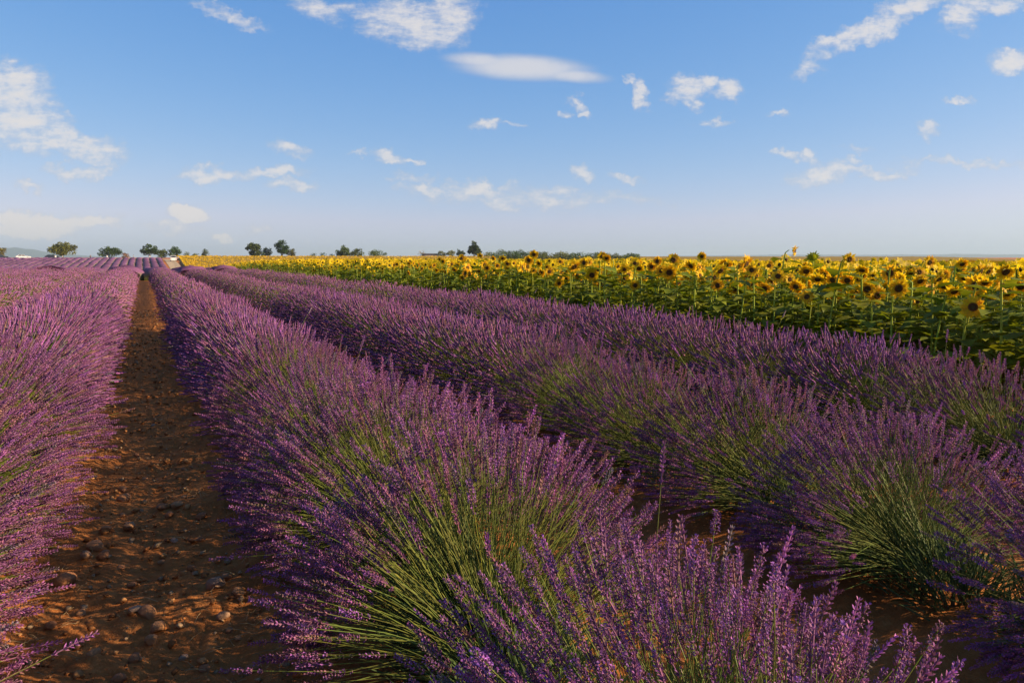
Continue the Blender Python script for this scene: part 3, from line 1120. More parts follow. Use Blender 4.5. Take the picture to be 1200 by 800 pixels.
# petal ring: 14 pointed petals, plus disc
pv, pt_, pc = [], [], []
K = 14
for j in range(K):
    an = 6.2832 * j / K
    wv_ = .16
    pv += [(.42 * math.cos(an - wv_), .42 * math.sin(an - wv_), 0), (.42 * math.cos(an + wv_), .42 * math.sin(an + wv_), 0),
           (.75 * math.cos(an + .2), .75 * math.sin(an + .2), .12), (.75 * math.cos(an - .2), .75 * math.sin(an - .2), .12), (math.cos(an), math.sin(an), .05 - .3 * (j % 3 == 0))]
    b0 = j * 5
    pt_ += [(b0, b0 + 1, b0 + 2), (b0, b0 + 2, b0 + 3), (b0 + 3, b0 + 2, b0 + 4)]
    pc += [YEL * (.85 + .1 * (j % 4))] * 5
v, t, c = stamp(np.array(pv), np.array(pt_), hp, fd, .1, r1.uniform(.085, .135, n), r1.uniform(0, 6, n), np.array(pc), r1.uniform(.85, 1.1, (n, 1)) * np.array([[1, 1, 1]]))
a.add(v, t, c, 0)
dvs = [(0, 0, .15)] + [(.36 * math.cos(6.2832 * j / 7), .36 * math.sin(6.2832 * j / 7), .05) for j in range(7)] + [(0, 0, -.3)]
dts = [(0, 1 + j, 1 + (j + 1) % 7) for j in range(7)] + [(8, 1 + (j + 1) % 7, 1 + j) for j in range(7)]
dcs = np.array([(.05, .03, .01)] + [(.06, .03, .01)] * 7 + [tuple(SGRN * 1.2)])
v, t, c = stamp(np.array(dvs), np.array(dts), hp, fd, .1, .1, np.zeros(n), dcs)
a.add(v, t, c, 1)
v, t = tubes(np.stack((base, top, hp - fd * .02), 1), np.array((.015, .012, .01)), 3)
a.add(v, t, SGRN * 1.7, 2)
# leaves
for q in range(9):
    sel = slice(None) if q < 3 else (py_ < 34)
    m = len(px_[sel])
    z = hh[sel] * (.94 - .10 * q) + r1.normal(0, .03, m)
    az = r1.uniform(0, 6.28, m)
    el = r1.uniform(-.3, .5, m)
    d = np.stack((np.cos(az) * np.cos(el), np.sin(az) * np.cos(el), np.sin(el)), 1)
    lv4 = np.array([(0, 0, 0), (-.45, .1, .35), (0, -.08, .4), (.45, .1, .35), (0, -.3, 1)])
    lt4 = np.array([(0, 1, 2), (0, 2, 3), (1, 4, 2), (2, 4, 3)])
    L = r1.uniform(.18, .30, m)
    v, t, c = stamp(lv4, lt4, base[sel] + np.stack((np.zeros(m), np.zeros(m), z), 1), d, L, L, np.zeros(m), np.ones((5, 3)), SGRN * r1.uniform(.7, 1.4, (m, 1)))
    a.add(v, t, c, 3)
# deeper in the field only the heads and top leaves show
n = len(s_deep)
px_, py_ = np.array([p[1] for p in s_deep]), np.array([p[2] for p in s_deep])
hh = 1.29 - np.abs(r1.normal(0, .15, n)) + r1.normal(0, .04, n)
top = np.stack((px_, py_, g_far(py_) + hh), 1)
fa_ang = FACE + r1.normal(0, .95, n)
fd = np.stack((np.cos(fa_ang), np.sin(fa_ang), r1.normal(-.1, .4, n)), 1)
pv = [(0, 0, 0)] + [((1 if j % 2 else .66) * math.cos(6.2832 * j / 12), (1 if j % 2 else .66) * math.sin(6.2832 * j / 12), .2) for j in range(12)]
v, t, c = stamp(np.array(pv), np.array([(0, 1 + j, 1 + (j + 1) % 12) for j in range(12)]), top, fd, .1, r1.uniform(.07, .125, n), r1.uniform(0, 6, n),
                np.vstack(([YEL * .25], np.tile(YEL, (12, 1)))), r1.uniform(.85, 1.1, (n, 1)) * np.ones((1, 3)))
a.add(v, t, c, 0)
for q in range(2):
    az = r1.uniform(0, 6.28, n)
    d = np.stack((np.cos(az), np.sin(az), r1.normal(.1, .25, n)), 1)
    L = r1.uniform(.2, .32, n)
    v, t, c = stamp(lv4, lt4, top - np.array([[0, 0, .1 + .12 * q]]), d, L, L, np.zeros(n), np.ones((5, 3)), SGRN * r1.uniform(.7, 1.4, (n, 1)))
    a.add(v, t, c, 3)
cx_, cy_ = np.meshgrid(np.arange(0, 26, .8), np.arange(0, 131, .9))
cxx = cx_ + np.array([edge_x(q) for q in cy_[:, 0]])[:, None] + 5.6
czz = g_far(cy_) + .92 + r1.normal(0, .08, cx_.shape)
czz[:, 0] = g_far(cy_[:, 0]) + .1
i_ = np.arange(cx_.size).reshape(cx_.shape)
a.add(np.stack((cxx, cy_, czz), -1).reshape(-1, 3), np.stack((i_[:-1, :-1], i_[:-1, 1:], i_[1:, 1:], i_[1:, :-1]), -1).reshape(-1, 4), SGRN * .8, 3)
tag(link('sunflower_field', a.build('sunflower_field', [M_petal, M_disc, M_sstem, M_sleaf])), 'deep mass of yellow sunflowers filling the field', 'sunflowers', kind='stuff')

# far slope of sunflowers: a leafy canopy with flower heads on it
a = Acc()
X0 = np.concatenate((np.arange(0, 40, 1.2), np.arange(40, 420, 6)))
Y0 = np.arange(60, 326, 1.5)
XX, YY = np.meshgrid(X0, Y0)
ED = np.array([edge_x(q) for q in Y0])
XX = XX + ED[:, None] + 0.3
tramlines = (np.abs(((XX + .12 * YY) % 23.0) - 1.0) < .6)
ZZ = g_far(YY) + 1.16 + r1.normal(0, .07, XX.shape) - .3 * tramlines
ZZ[:, 0] = g_far(Y0) + .1
i = np.arange(XX.size).reshape(XX.shape)
q = np.stack((i[:-1, :-1], i[:-1, 1:], i[1:, 1:], i[1:, :-1]), -1).reshape(-1, 4)
a.add(np.stack((XX, YY, ZZ), -1).reshape(-1, 3), q, (.36, .26, .012), 1)
m = 19000
yy = r1.uniform(118, 325, m)
xx = np.interp(yy, Y0, ED) + .2 + 190 * r1.random(m) ** 1.6
keep = ~(np.abs(((xx + .12 * yy) % 23.0) - 1.0) < .5)
xx, yy = xx[keep], yy[keep]
m = len(xx)
fa_ang = FACE + r1.normal(0, .7, m)
fd = np.stack((np.cos(fa_ang), np.sin(fa_ang), r1.normal(.15, .3, m)), 1)
pv = [(0, 0, 0)] + [((1 if j % 2 else .72) * math.cos(6.2832 * j / 8), (1 if j % 2 else .72) * math.sin(6.2832 * j / 8), .2) for j in range(8)]
v, t, c = stamp(np.array(pv), np.array([(0, 1 + j, 1 + (j + 1) % 8) for j in range(8)]), np.stack((xx, yy, g_far(yy) + r1.normal(1.30, .10, m)), 1), fd, .12, r1.uniform(.12, .19, m), r1.uniform(0, 6, m),
                np.vstack(([YEL * .75], np.tile(YEL, (8, 1)))), r1.uniform(.85, 1.05, (m, 1)) * np.ones((1, 3)))
a.add(v, t, c, 0)
tag(link('sunflower_field', a.build('sunflower_field', [M_petal, M_sleaf])), 'golden sunflower slope rising to the skyline in the distance', 'sunflowers', kind='stuff')

# ------------------------------------------------------------------ trees on the skyline
def make_tree(seed, wdt, hgt, trunk_h, nleaf, tone, kind='round', leaf=.42):
    r = np.random.default_rng(seed)
    # limbs
    segs, cl = [], []
    nl = 7
    for j in range(nl):
        an = r.uniform(0, 6.28)
        rad = wdt / 2 * r.uniform(.25, .8)
        p0 = np.array((r.normal(0, .05), r.normal(0, .05), trunk_h * r.uniform(.55, 1)))
        p2 = np.array((rad * math.cos(an), rad * math.sin(an), trunk_h + (hgt - trunk_h) * r.uniform(.25, .75)))
        p1 = (p0 + p2) / 2 + (0, 0, hgt * .05)
        segs.append([p0, p1, p2])
    a = Acc()
    v, t = tubes(np.array([[(0, 0, -.3), (0, 0, trunk_h * .5), (r.normal(0, .1), r.normal(0, .1), trunk_h * 1.05), (0, 0, trunk_h + (hgt - trunk_h) * .5)]]), np.array((.030, .024, .02, .008)) * hgt, 7)
    a.add(v, t)
    v, t = tubes(np.array(segs), np.array((.013, .009, .003)) * hgt, 5)
    a.add(v, t)
    trunk = a.build('tree_trunk', M_bark, True)
    # crown: leaf clumps around many centres
    cents = []
    ncl = 26
    while len(cents) < ncl:
        p = r.uniform(-1, 1, 3)
        if np.linalg.norm(p) > 1:
            continue
        zc = (p[2] + 1) / 2
        if kind == 'cone':
            p[:2] *= (1.05 - .85 * zc)
        elif kind == 'flat':
            p[:2] *= .75 + .25 * math.sin(math.pi * zc)
        z = trunk_h * .8 + (hgt - trunk_h * .8) * (.08 + .84 * zc)
        cents.append((p[0] * wdt * .42, p[1] * wdt * .42, z, r.uniform(.10, .19) * (wdt + hgt) / 2))
    cents = np.array(cents)
    k = r.integers(0, ncl, nleaf)
    dirs = r.normal(0, 1, (nleaf, 3))
    dirs /= np.linalg.norm(dirs, axis=1, keepdims=True)
    pos = cents[k, :3] + dirs * (cents[k, 3] * (.35 + .7 * r.random(nleaf)))[:, None] * np.array((1, 1, .8))
    pos[:, 2] = np.maximum(pos[:, 2], .15)
    lf = np.array([(-.5, 0, 0), (.5, 0, 0), (.5, .15, .6), (-.35, .1, .75), (.05, .3, 1)])
    lt = np.array([(0, 1, 2), (0, 2, 3), (3, 2, 4)])
    nd = dirs + r.normal(0, .7, (nleaf, 3))
    tint = np.array(tone) * np.array((1.4, 1.35, 1.0)) * r.uniform(.65, 1.4, (nleaf, 1)) * (.8 + .5 * r.random((ncl, 1)))[k]
    v, t, c = stamp(lf, lt, pos, nd, r.uniform(.6, 1.3, nleaf) * leaf, r.uniform(.5, .9, nleaf) * leaf, r.uniform(0, 6, nleaf), np.ones((5, 3)), tint)
    crown = mesh('tree_crown', v, t, M_tree, c)
    return trunk, crown


def put_tree(name, x0, x1, ytop, dist, label, seed, tone, kind='round', trunk_f=.25, nleaf=1800, group=None, cat='tree', ybase=301):
    xm = (x0 + x1) / 2
    p = at_depth(xm, 301, dist)
    pxm = dist / FPX * 1.0
    # pixels across -> metres, along the true viewing depth
    dep = dist * math.cos(math.atan((xm - 600) / FPX))
    mpp = dep / FPX
    base = float(g_far(p.y)) if p.y < 420 else 0.1
    wdt = (x1 - x0) * mpp
    top_z = at_depth(xm, ytop, dist).z
    hgt = top_z - base
    tr, cr = make_tree(seed, wdt, hgt, hgt * trunk_f, nleaf, tone, kind, leaf=max(.22, .075 * min(wdt, hgt)))
    o = link(name, None)
    o.location = (p.x, p.y, base)
    tag(o, label, cat, group)
    link('trunk', tr, o)
    link('crown', cr, o)
    return o


G1, G2, G3, G4 = (.055, .085, .025), (.035, .060, .022), (.085, .105, .035), (.11, .12, .075)
put_tree('roadside_tree', -14, 8, 289, 345, 'russet-green tree beside the dark parked car at the foot of the blue mountain', 1, (.10, .085, .03), trunk_f=.2)
put_tree('almond_tree', 55, 93, 285.5, 330, 'broad flat-topped tree on leaning forked trunks at the lavender edge', 2, (.075, .095, .022), 'flat', .35, 2600)
put_tree('evergreen_tree', 112, 146, 289.5, 335, 'wide low dark tree dome standing alone behind the lavender', 3, G2, 'flat', .12, 2400)
put_tree('orchard_bush', 141, 152, 296.5, 330, 'small rust-brown bush at the foot of the low dark tree dome', 4, (.14, .08, .03), trunk_f=.08, nleaf=600, cat='bush')
put_tree('evergreen_tree', 166, 186, 286.5, 340, 'tall ragged dark tree at the head of the far lavender rows', 5, G2, trunk_f=.15)
put_tree('hedgerow_tree', 182, 197, 291.5, 345, 'low tree leaning on the ragged dark tree beyond the lavender rows', 6, G1, trunk_f=.12, nleaf=1200)
put_tree('hedgerow_tree', 198, 212, 288.5, 345, 'rounded green tree above the end of the sandy track', 7, G1, trunk_f=.12, nleaf=1400)
put_tree('hedgerow_bush', 215, 223, 294.5, 345, 'small green bush beside the tree at the track end', 8, G3, trunk_f=.1, nleaf=600, cat='bush')
put_tree('hedgerow_bush', 225, 234, 296, 350, 'low flat bush on the golden sunflower skyline', 9, G3, trunk_f=.1, nleaf=500, cat='bush')
put_tree('hedgerow_tree', 236, 245, 290.5, 345, 'small dark lone tree on the golden sunflower skyline', 10, G2, trunk_f=.15, nleaf=800)
put_tree('oak_tree', 288, 307, 284, 340, 'full dark green tree, left one of the dense pair over the sunflower slope', 11, G2, trunk_f=.1, nleaf=2200).__setitem__('label', 'full dark green tree with a small bush between it and its taller twin')
put_tree('hedgerow_bush', 304, 319, 289.5, 342, 'small tree filling the gap between two dark oaks', 12, G2, trunk_f=.1, nleaf=1000, cat='bush')
put_tree('oak_tree', 322, 338, 281.5, 340, 'tallest dark upright tree over the sunflower slope', 13, G2, 'round', .1, 2200)
put_tree('hedgerow_bush', 334, 347, 289.5, 340, 'brownish bush against the tallest dark upright tree', 14, (.07, .07, .025), trunk_f=.1, nleaf=900, cat='bush')
for j, (a0, a1, yt) in enumerate(((362, 372, 296), (374, 384, 295.5), (384, 393, 296.5))):
    put_tree('hedgerow_bush', a0, a1, yt, 350, 'tiny bush in the sparse line on the sunflower skyline', 20 + j, G2, trunk_f=.1, nleaf=400, group='tiny bushes on the sunflower skyline', cat='bush')
put_tree('hedgerow_tree', 392, 414, 288, 345, 'spreading green tree at the high end of a low hedge', 24, G1, 'flat', .1, 1800)
put_tree('hedgerow_tree', 408, 430, 291, 346, 'green tree sloping down beside the spreading hedge tree', 25, G1, 'flat', .1, 1500)
put_tree('hedgerow_bush', 428, 456, 292.5, 346, 'long low green hedge tailing off from the trees', 26, G1, 'flat', .08, 1500, cat='bush')
put_tree('bare_tree', 489, 500, 293.5, 350, 'thin pale grey tree beside a dark shed roof', 27, (.18, .17, .15), trunk_f=.3, nleaf=160)
put_tree('olive_bush', 510, 524, 293, 350, 'pale olive-brown bush beyond the sunflowers', 28, G4, trunk_f=.1, nleaf=1000, cat='bush')
put_tree('olive_bush', 522, 535, 292, 350, 'pale grey-green bush beyond the sunflowers', 29, (.12, .14, .08), trunk_f=.1, nleaf=1000, cat='bush')
put_tree('hedgerow_tree', 534, 545, 290.5, 345, 'small round dark tree next to the conical tree', 30, G2, trunk_f=.12, nleaf=1000)
put_tree('conifer_tree', 545, 566, 283.5, 335, 'dark green conical tree standing above the sunflowers', 31, (.028, .05, .02), 'cone', .08, 2600)
put_tree('olive_bush', 566, 576, 294, 350, 'grey-green bush under the conical tree', 32, (.10, .12, .06), trunk_f=.1, nleaf=700, cat='bush')
for j, (a0, a1, yt) in enumerate(((577, 600, 292), (597, 622, 292.5), (618, 646, 293), (642, 668, 293.5), (664, 692, 294.5), (688, 712, 295), (708, 728, 296), (722, 746, 294.5))):
    put_tree('hedgerow_tree', a0 - 9, a1 + 9, yt + 1.6, 300, 'leafy green tree in the long hedge behind the sunflowers', 40 + j, (G3, G1, (.07, .09, .03))[j % 3], 'flat', .04, 2600, 'trees of the long hedge behind the sunflowers')

# ------------------------------------------------------------------ far hills
M_hill = simple('forested_hill', (0.05, 0.075, 0.04), 0.9, 0.1, scale=.004, var=.3)


def ridge(name, prof, dist, depth, label):
    """a hill range: crest profile given as (pixel x, height in m), its slopes falling to both sides"""
    xs_ = np.linspace(prof[0][0], prof[-1][0], 60)
    hs = np.interp(xs_, [p[0] for p in prof], [p[1] for p in prof])
    rr = np.random.default_rng(int(dist))
    hs = hs * (1 + .015 * rr.normal(0, 1, 60))
    V = []
    for s, f in ((-1, 0), (-.6, .45), (-.25, .85), (0, 1), (.3, .8), (.7, .35), (1.1, 0)):
        for x, h in zip(xs_, hs):
            p = at_depth(x, 301, dist + depth * s)
            V.append((p.x, p.y, -5 + (h + 5) * f * (1 + .05 * rr.normal())))
    i = np.arange(7 * 60).reshape(7, 60)
    q = np.stack((i[:-1, :-1], i[:-1, 1:], i[1:, 1:], i[1:, :-1]), -1).reshape(-1, 4)
    o = link(name, mesh(name, V, q, M_hill, smooth=True))
    tag(o, label, 'hill', kind='structure')


ridge('hill_range', [(-260, 50), (-120, 76), (-20, 86), (8, 90), (30, 91), (44, 72), (62, 50), (95, 20), (150, 0)], 9000, 900, 'blue hazy mountain behind the broad tree')
ridge('hill_range', [(700, 0), (780, 14), (860, 26), (940, 32), (1030, 28), (1120, 34), (1200, 28), (1320, 36), (1450, 16)], 9200, 800, 'low hazy blue hills behind the sunflowers')

# ------------------------------------------------------------------ haze
def haze_fn(t, o):
    v_ = t.n('ShaderNodeVolumePrincipled')
    v_.inputs['Color'].default_value = (0.56, 0.73, 0.86, 1)
    v_.inputs['Density'].default_value = 0.00013
    v_.inputs['Anisotropy'].default_value = 0.1
    t.t.links.new(v_.outputs[0], o.inputs['Volume'])


hx = 12500
hv_ = [(x, y, z) for x in (-hx, hx) for y in (-hx, hx) for z in (-9, 132)]
hz_me = bpy.data.meshes.new('haze')
hz_me.from_pydata(hv_, [], [(0, 1, 3, 2), (4, 6, 7, 5), (0, 4, 5, 1), (2, 3, 7, 6), (0, 2, 6, 4), (1, 5, 7, 3)])
hz_me.materials.append(material('thin_haze', haze_fn))
tag(link('haze', hz_me), 'thin pale summer haze over the fields', 'haze', kind='stuff')

# ------------------------------------------------------------------ vehicles, shed and people by the far field
M_white = simple('white_paint', (.80, .80, .78), .35, .5, var=.03)
M_dark = simple('dark_blue_paint', (.025, .03, .045), .3, .5, var=.1)
M_glass = simple('window_glass', (.03, .035, .04), .1, .6, var=.1)
M_tyre = simple('tyre_rubber', (.02, .02, .02), .9, .1)
M_light = simple('lamp_lens', (.5, .08, .05), .3, .5)


def prism(prof, half, mat, name, bev=.0):
    """side profile (x, z) swept across +-half in y, slightly narrower at the top"""
    p = np.array(prof, float)
    zmax = p[:, 1].max()
    k = len(p)
    ins = half * (1 - .16 * np.clip((p[:, 1] - zmax * .55) / (zmax * .45), 0, 1))
    v = np.vstack((np.stack((p[:, 0], -ins, p[:, 1]), 1), np.stack((p[:, 0], ins, p[:, 1]), 1)))
    me = bpy.data.meshes.new(name)
    faces = [tuple(range(k)), tuple(range(2 * k - 1, k - 1, -1))] + [(j, j + k, (j + 1) % k + k, (j + 1) % k) for j in range(k)]
    me.from_pydata(v.tolist(), [], faces)
    me.materials.append(mat)
    me.update()
    return me


def wheel_mesh():
    a = Acc()
    n = 14
    for rr, mcol in ((.32, 0), (.19, 1)):
        dz = .09 if mcol == 0 else .096
        vs = [(rr * math.cos(6.2832 * j / n), s * dz, rr * math.sin(6.2832 * j / n)) for s in (-1, 1) for j in range(n)] + [(0, -dz, 0), (0, dz, 0)]
        t = []
        for j in range(n):
            j2 = (j + 1) % n
            t += [(j, j2, n + j2), (j, n + j2, n + j), (2 * n, j2, j), (2 * n + 1, n + j, n + j2)]
        a.add(vs, t, None, mcol)
    return a.build('wheel', [M_tyre, simple('hub_steel', (.4, .4, .4), .4, .5)])


WHEEL = wheel_mesh()


def vehicle(name, label, cat, paint, pos, rz, van=False):
    o = link(name, None)
    o.location = pos
    o.rotation_euler = (0, 0, rz)
    tag(o, label, cat)
    if van:
        prof = [(-2.2, .3), (2.2, .3), (2.25, .75), (1.95, 1.05), (1.35, 1.85), (1.1, 1.95), (-2.1, 1.95), (-2.25, 1.2)]
        wins = [[(1.88, 1.08), (1.32, 1.80), (.7, 1.80), (.7, 1.08)], [(.55, 1.1), (.55, 1.78), (-.6, 1.78), (-.6, 1.1)]]
        half, zt, rear = .92, 1.95, (-2.19, 1.15, 1.75)
    else:
        prof = [(-2.1, .3), (2.1, .3), (2.15, .62), (1.95, .82), (.95, .92), (.35, 1.40), (-1.1, 1.44), (-1.85, .98), (-2.15, .88)]
        wins = [[(.85, .95), (.32, 1.33), (-.3, 1.36), (-.3, .95)], [(-.4, .95), (-.4, 1.36), (-1.05, 1.37), (-1.6, .97)]]
        half, zt, rear = .86, 1.44, (-1.5, 1.0, 1.35)
    link('body', prism(prof, half, paint, 'vehicle_body'), o)
    for s in (-1, 1):
        for wn_ in wins:
            v = [(x, s * (half * (1 - .16 * max(0, min(1, (z - zt * .55) / (zt * .45)))) + .006), z) for x, z in wn_]
            v2 = [(x, y - s * .03, z) for x, y, z in v]
            me = bpy.data.meshes.new('vehicle_window')
            me.from_pydata(v + v2, [], [(0, 1, 2, 3), (0, 4, 5, 1), (1, 5, 6, 2), (2, 6, 7, 3), (3, 7, 4, 0)])
            me.materials.append(M_glass)
            link('window', me, o)
        for x in (-1.35, 1.35):
            c = link('wheel', WHEEL, o)
            c.location = (x, s * (half - .10), .32)
        for x, nm in ((2.14 if not van else 2.2, 'headlight'), (-2.14 if not van else -2.2, 'tail_light')):
            me = bpy.data.meshes.new(nm)
            b0 = [(x + dx, s * .62 + dy, .68 + dz) for dx in (-.05, .05) for dy in (-.14, .14) for dz in (-.07, .07)]
            me.from_pydata(b0, [], [(0, 1, 3, 2), (4, 6, 7, 5), (0, 4, 5, 1), (2, 3, 7, 6), (0, 2, 6, 4), (1, 5, 7, 3)])
            me.materials.append(M_light if nm == 'tail_light' else M_glass)
            link(nm, me, o)
    # rear and front screens
    for sgn, pts in ((-1, [(-2.262, 1.25), (-2.12, 1.85)] if van else [(-1.80, 1.03), (-1.16, 1.415)]), (1, [(1.96, 1.10), (1.37, 1.83)] if van else [(.90, .965), (.39, 1.375)])):
        (xa, za), (xb, zb) = pts
        wa, wb = half * .86, half * .74
        off = .012 * sgn
        v = [(xa + off, -wa, za), (xa + off, wa, za), (xb + off, wb, zb + .012), (xb + off, -wb, zb + .012)]
        v2 = [(x - off * 2, y, z - .02) for x, y, z in v]
        me = bpy.data.meshes.new('windscreen')
        me.from_pydata(v + v2, [], [(0, 1, 2, 3), (0, 4, 5, 1), (1, 5, 6, 2), (2, 6, 7, 3), (3, 7, 4, 0)])
        me.materials.append(M_glass)
        link('windscreen', me, o)
    return o


def gpos(x, dist, lift=0.0):
    p = at_depth(x, 301, dist)
    return (p.x, p.y, float(g_far(p.y)) + lift)


vp = gpos(203, 285)
vehicle('parked_van', 'white van on the sandy track between far lavender and sunflowers', 'van', M_white, (vp[0], vp[1], vp[2] + .06), math.pi / 2, True)
vehicle('parked_car', 'white car parked on the skyline below the blue mountain', 'car', M_white, gpos(27.5, 318, .36), R(-4))
vehicle('parked_car', 'dark car parked beside the russet-green tree', 'car', M_dark, gpos(1, 320, .36), R(8))
vehicle('parked_car', 'dark car parked in the shade of the broad flat-topped tree', 'car', M_dark, gpos(61, 321, .36), R(-6))

# low shed roof
sh = link('field_shed', None)
sh.location = gpos(504, 350)
tag(sh, 'low field shed with dark roof beyond the sunflowers', 'shed')
me = bpy.data.meshes.new('shed_wall')
me.from_pydata([(-3, -2, 0), (3, -2, 0), (3, 2, 0), (-3, 2, 0), (-3, -2, 1.9), (3, -2, 1.9), (3, 2, 2.3), (-3, 2, 2.3)], [], [(0, 1, 5, 4), (1, 2, 6, 5), (2, 3, 7, 6), (3, 0, 4, 7)])
me.materials.append(simple('shed_plaster', (.45, .40, .33), .9, .1))
link('wall', me, sh)
me = bpy.data.meshes.new('shed_roof')
me.from_pydata([(-3.3, -2.4, 1.9), (3.3, -2.4, 1.9), (3.3, 2.4, 2.4), (-3.3, 2.4, 2.4), (-3.3, -2.4, 2.05), (3.3, -2.4, 2.05), (3.3, 2.4, 2.55), (-3.3, 2.4, 2.55)], [],
               [(0, 3, 2, 1), (4, 5, 6, 7), (0, 1, 5, 4), (1, 2, 6, 5), (2, 3, 7, 6), (3, 0, 4, 7)])
me.materials.append(simple('shed_roof_sheet', (.06, .05, .045), .7, .2))
link('roof', me, sh)

# people walking in the far lavender
SKIN_M = simple('skin', (.45, .28, .20), .6, .3)
HAIR_M = simple('dark_hair', (.03, .02, .015), .7, .3)
J = {'pel': (0, 0, .95, .14), 'wst': (0, 0, 1.08, .125), 'chest': (0, .01, 1.30, .15), 'neck': (0, .01, 1.46, .06), 'chin': (0, -.01, 1.54, .07), 'head': (0, -.02, 1.63, .098), 'crown': (0, 0, 1.71, .07),
     'nose': (0, -.125, 1.61, .014)}
E = [('pel', 'wst'), ('wst', 'chest'), ('chest', 'neck'), ('neck', 'chin'), ('chin', 'head'), ('head', 'crown'), ('head', 'nose')]
for s, n_ in ((-1, 'l'), (1, 'r')):
    J.update({'hip' + n_: (s * .09, 0, .90, .10), 'kn' + n_: (s * .11, -.04 * s, .50, .065), 'an' + n_: (s * .12, .03 * s, .09, .042), 'to' + n_: (s * .13, -.14 + .03 * s, .04, .035),
              'sh' + n_: (s * .17, 0, 1.40, .065), 'el' + n_: (s * .25, .03, 1.14, .045), 'wr' + n_: (s * .27, -.06, .90, .03), 'pa' + n_: (s * .27, -.085, .83, .035), 'ear' + n_: (s * .10, 0, 1.62, .018)})
    E += [('pel', 'hip' + n_), ('hip' + n_, 'kn' + n_), ('kn' + n_, 'an' + n_), ('an' + n_, 'to' + n_), ('chest', 'sh' + n_), ('sh' + n_, 'el' + n_), ('el' + n_, 'wr' + n_), ('wr' + n_, 'pa' + n_), ('head', 'ear' + n_)]
    for f in range(5):
        nm = 'f%d%s' % (f, n_)
        J[nm] = ((s * .27, -.105 + .02 * f, .745 + .012 * abs(f - 2), .009) if f else (s * .235, -.12, .80, .010))
        E.append(('pa' + n_, nm))


def skin_mesh(name, keys, grow_, mat, root):
    ks = list(keys)
    me = bpy.data.meshes.new(name)
    me.from_pydata([J[k][:3] for k in ks], [(ks.index(a_), ks.index(b_)) for a_, b_ in E if a_ in keys and b_ in keys], [])
    o = link(name, me)
    md = o.modifiers.new('skin', 'SKIN')
    md.use_smooth_shade = True
    o.modifiers.new('sub', 'SUBSURF').levels = 1
    for k_, sv_ in zip(ks, me.skin_vertices[0].data):
        q_ = J[k_][3] * grow_
        sv_.radius = (q_, q_)
        sv_.use_root = (k_ == root)
    dg = bpy.context.evaluated_depsgraph_get()
    m2 = bpy.data.meshes.new_from_object(o.evaluated_get(dg))
    m2.name = name
    m2.materials.clear()
    m2.materials.append(mat)
    bpy.data.objects.remove(o)
    return m2


TOP = ['wst', 'chest', 'shl', 'shr', 'ell', 'elr', 'pel']
LOW = ['pel', 'hipl', 'hipr', 'knl', 'knr', 'anl', 'anr']
M_shirt_w = simple('white_shirt', (.78, .76, .72), .8, .2, var=.05)
M_shirt_d = simple('dark_jacket', (.05, .05, .06), .8, .2)
M_trous = simple('blue_trousers', (.08, .10, .17), .85, .2)
try:
    body_me = skin_mesh('person_body', J.keys(), 1.0, SKIN_M, 'pel')
    shirt_w = skin_mesh('shirt', TOP, 1.18, M_shirt_w, 'chest')
    shirt_d = skin_mesh('shirt', TOP, 1.18, M_shirt_d, 'chest')
    trous = skin_mesh('trousers', LOW, 1.15, M_trous, 'pel')
    hv = []
    hair = Acc()
    for i_ in range(7):
        for j_ in range(12):
            th, ph = i_ / 6 * 1.75, 6.2832 * j_ / 12
            hv.append((.108 * math.sin(th) * math.cos(ph), .012 + .115 * math.sin(th) * math.sin(ph), 1.65 + .115 * math.cos(th)))
    ht = [(i_ * 12 + j_, i_ * 12 + (j_ + 1) % 12, (i_ + 1) * 12 + (j_ + 1) % 12, (i_ + 1) * 12 + j_) for i_ in range(6) for j_ in range(12) if not (i_ >= 3 and 7 <= j_ <= 10)]
    hair.add(hv, ht)
    hair_me = hair.build('hair', HAIR_M, True)
    PEOPLE = [(65, 300, 'person in a white shirt among the lavender before the dark car', 'w', .4), (73, 297, 'person in a white shirt by the leaning trunks of the broad tree', 'w', 2.0),
              (125.5, 300, 'person in a white shirt in front of the wide low dark tree dome', 'w', 1.0), (156.5, 302, 'person in a white shirt near the small rust-brown bush', 'w', 5.0),
              (175.5, 298, 'person in a white shirt at the head of the far lavender rows', 'w', 3.0), (106, 303, 'person in dark clothes standing alone between the two wide trees', 'd', 0.0)]
    for x, dist, lab, k_, rz in PEOPLE:
        o = link('person', None)
        o.location = gpos(x, dist, .03)
        o.rotation_euler = (0, 0, rz)
        tag(o, lab, 'person', 'people in the far lavender')
        link('body', body_me, o)
        link('shirt', shirt_w if k_ == 'w' else shirt_d, o)
        link('trousers', trous, o)
        link('hair', hair_me, o)
except Exception as ex:
    print('PEOPLE FAILED', ex)

# ------------------------------------------------------------------ stones, gravel and straw on the path
def stone_mesh(seed):
    import bmesh
    bm = bmesh.new()
    bmesh.ops.create_icosphere(bm, subdivisions=2, radius=.5)
    r = random.Random(seed)
    ax = [Vector((r.gauss(0, 1), r.gauss(0, 1), r.gauss(0, 1))).normalized() for _ in range(7)]
    cut = [r.uniform(.30, .42) for _ in ax]
    sc = (r.uniform(.9, 1.15), r.uniform(.7, 1.0), r.uniform(.5, .75))
    for v in bm.verts:
        for a_, c_ in zip(ax, cut):
            dd = v.co.dot(a_)
            if dd > c_:
                v.co -= a_ * (dd - c_) * .85
        v.co += v.normal * r.gauss(0, .012)
        v.co = Vector((v.co.x * sc[0], v.co.y * sc[1], v.co.z * sc[2]))
    me = bpy.data.meshes.new('stone')
    bm.to_mesh(me)
    bm.free()
    me.materials.append(M_stone)
    return me


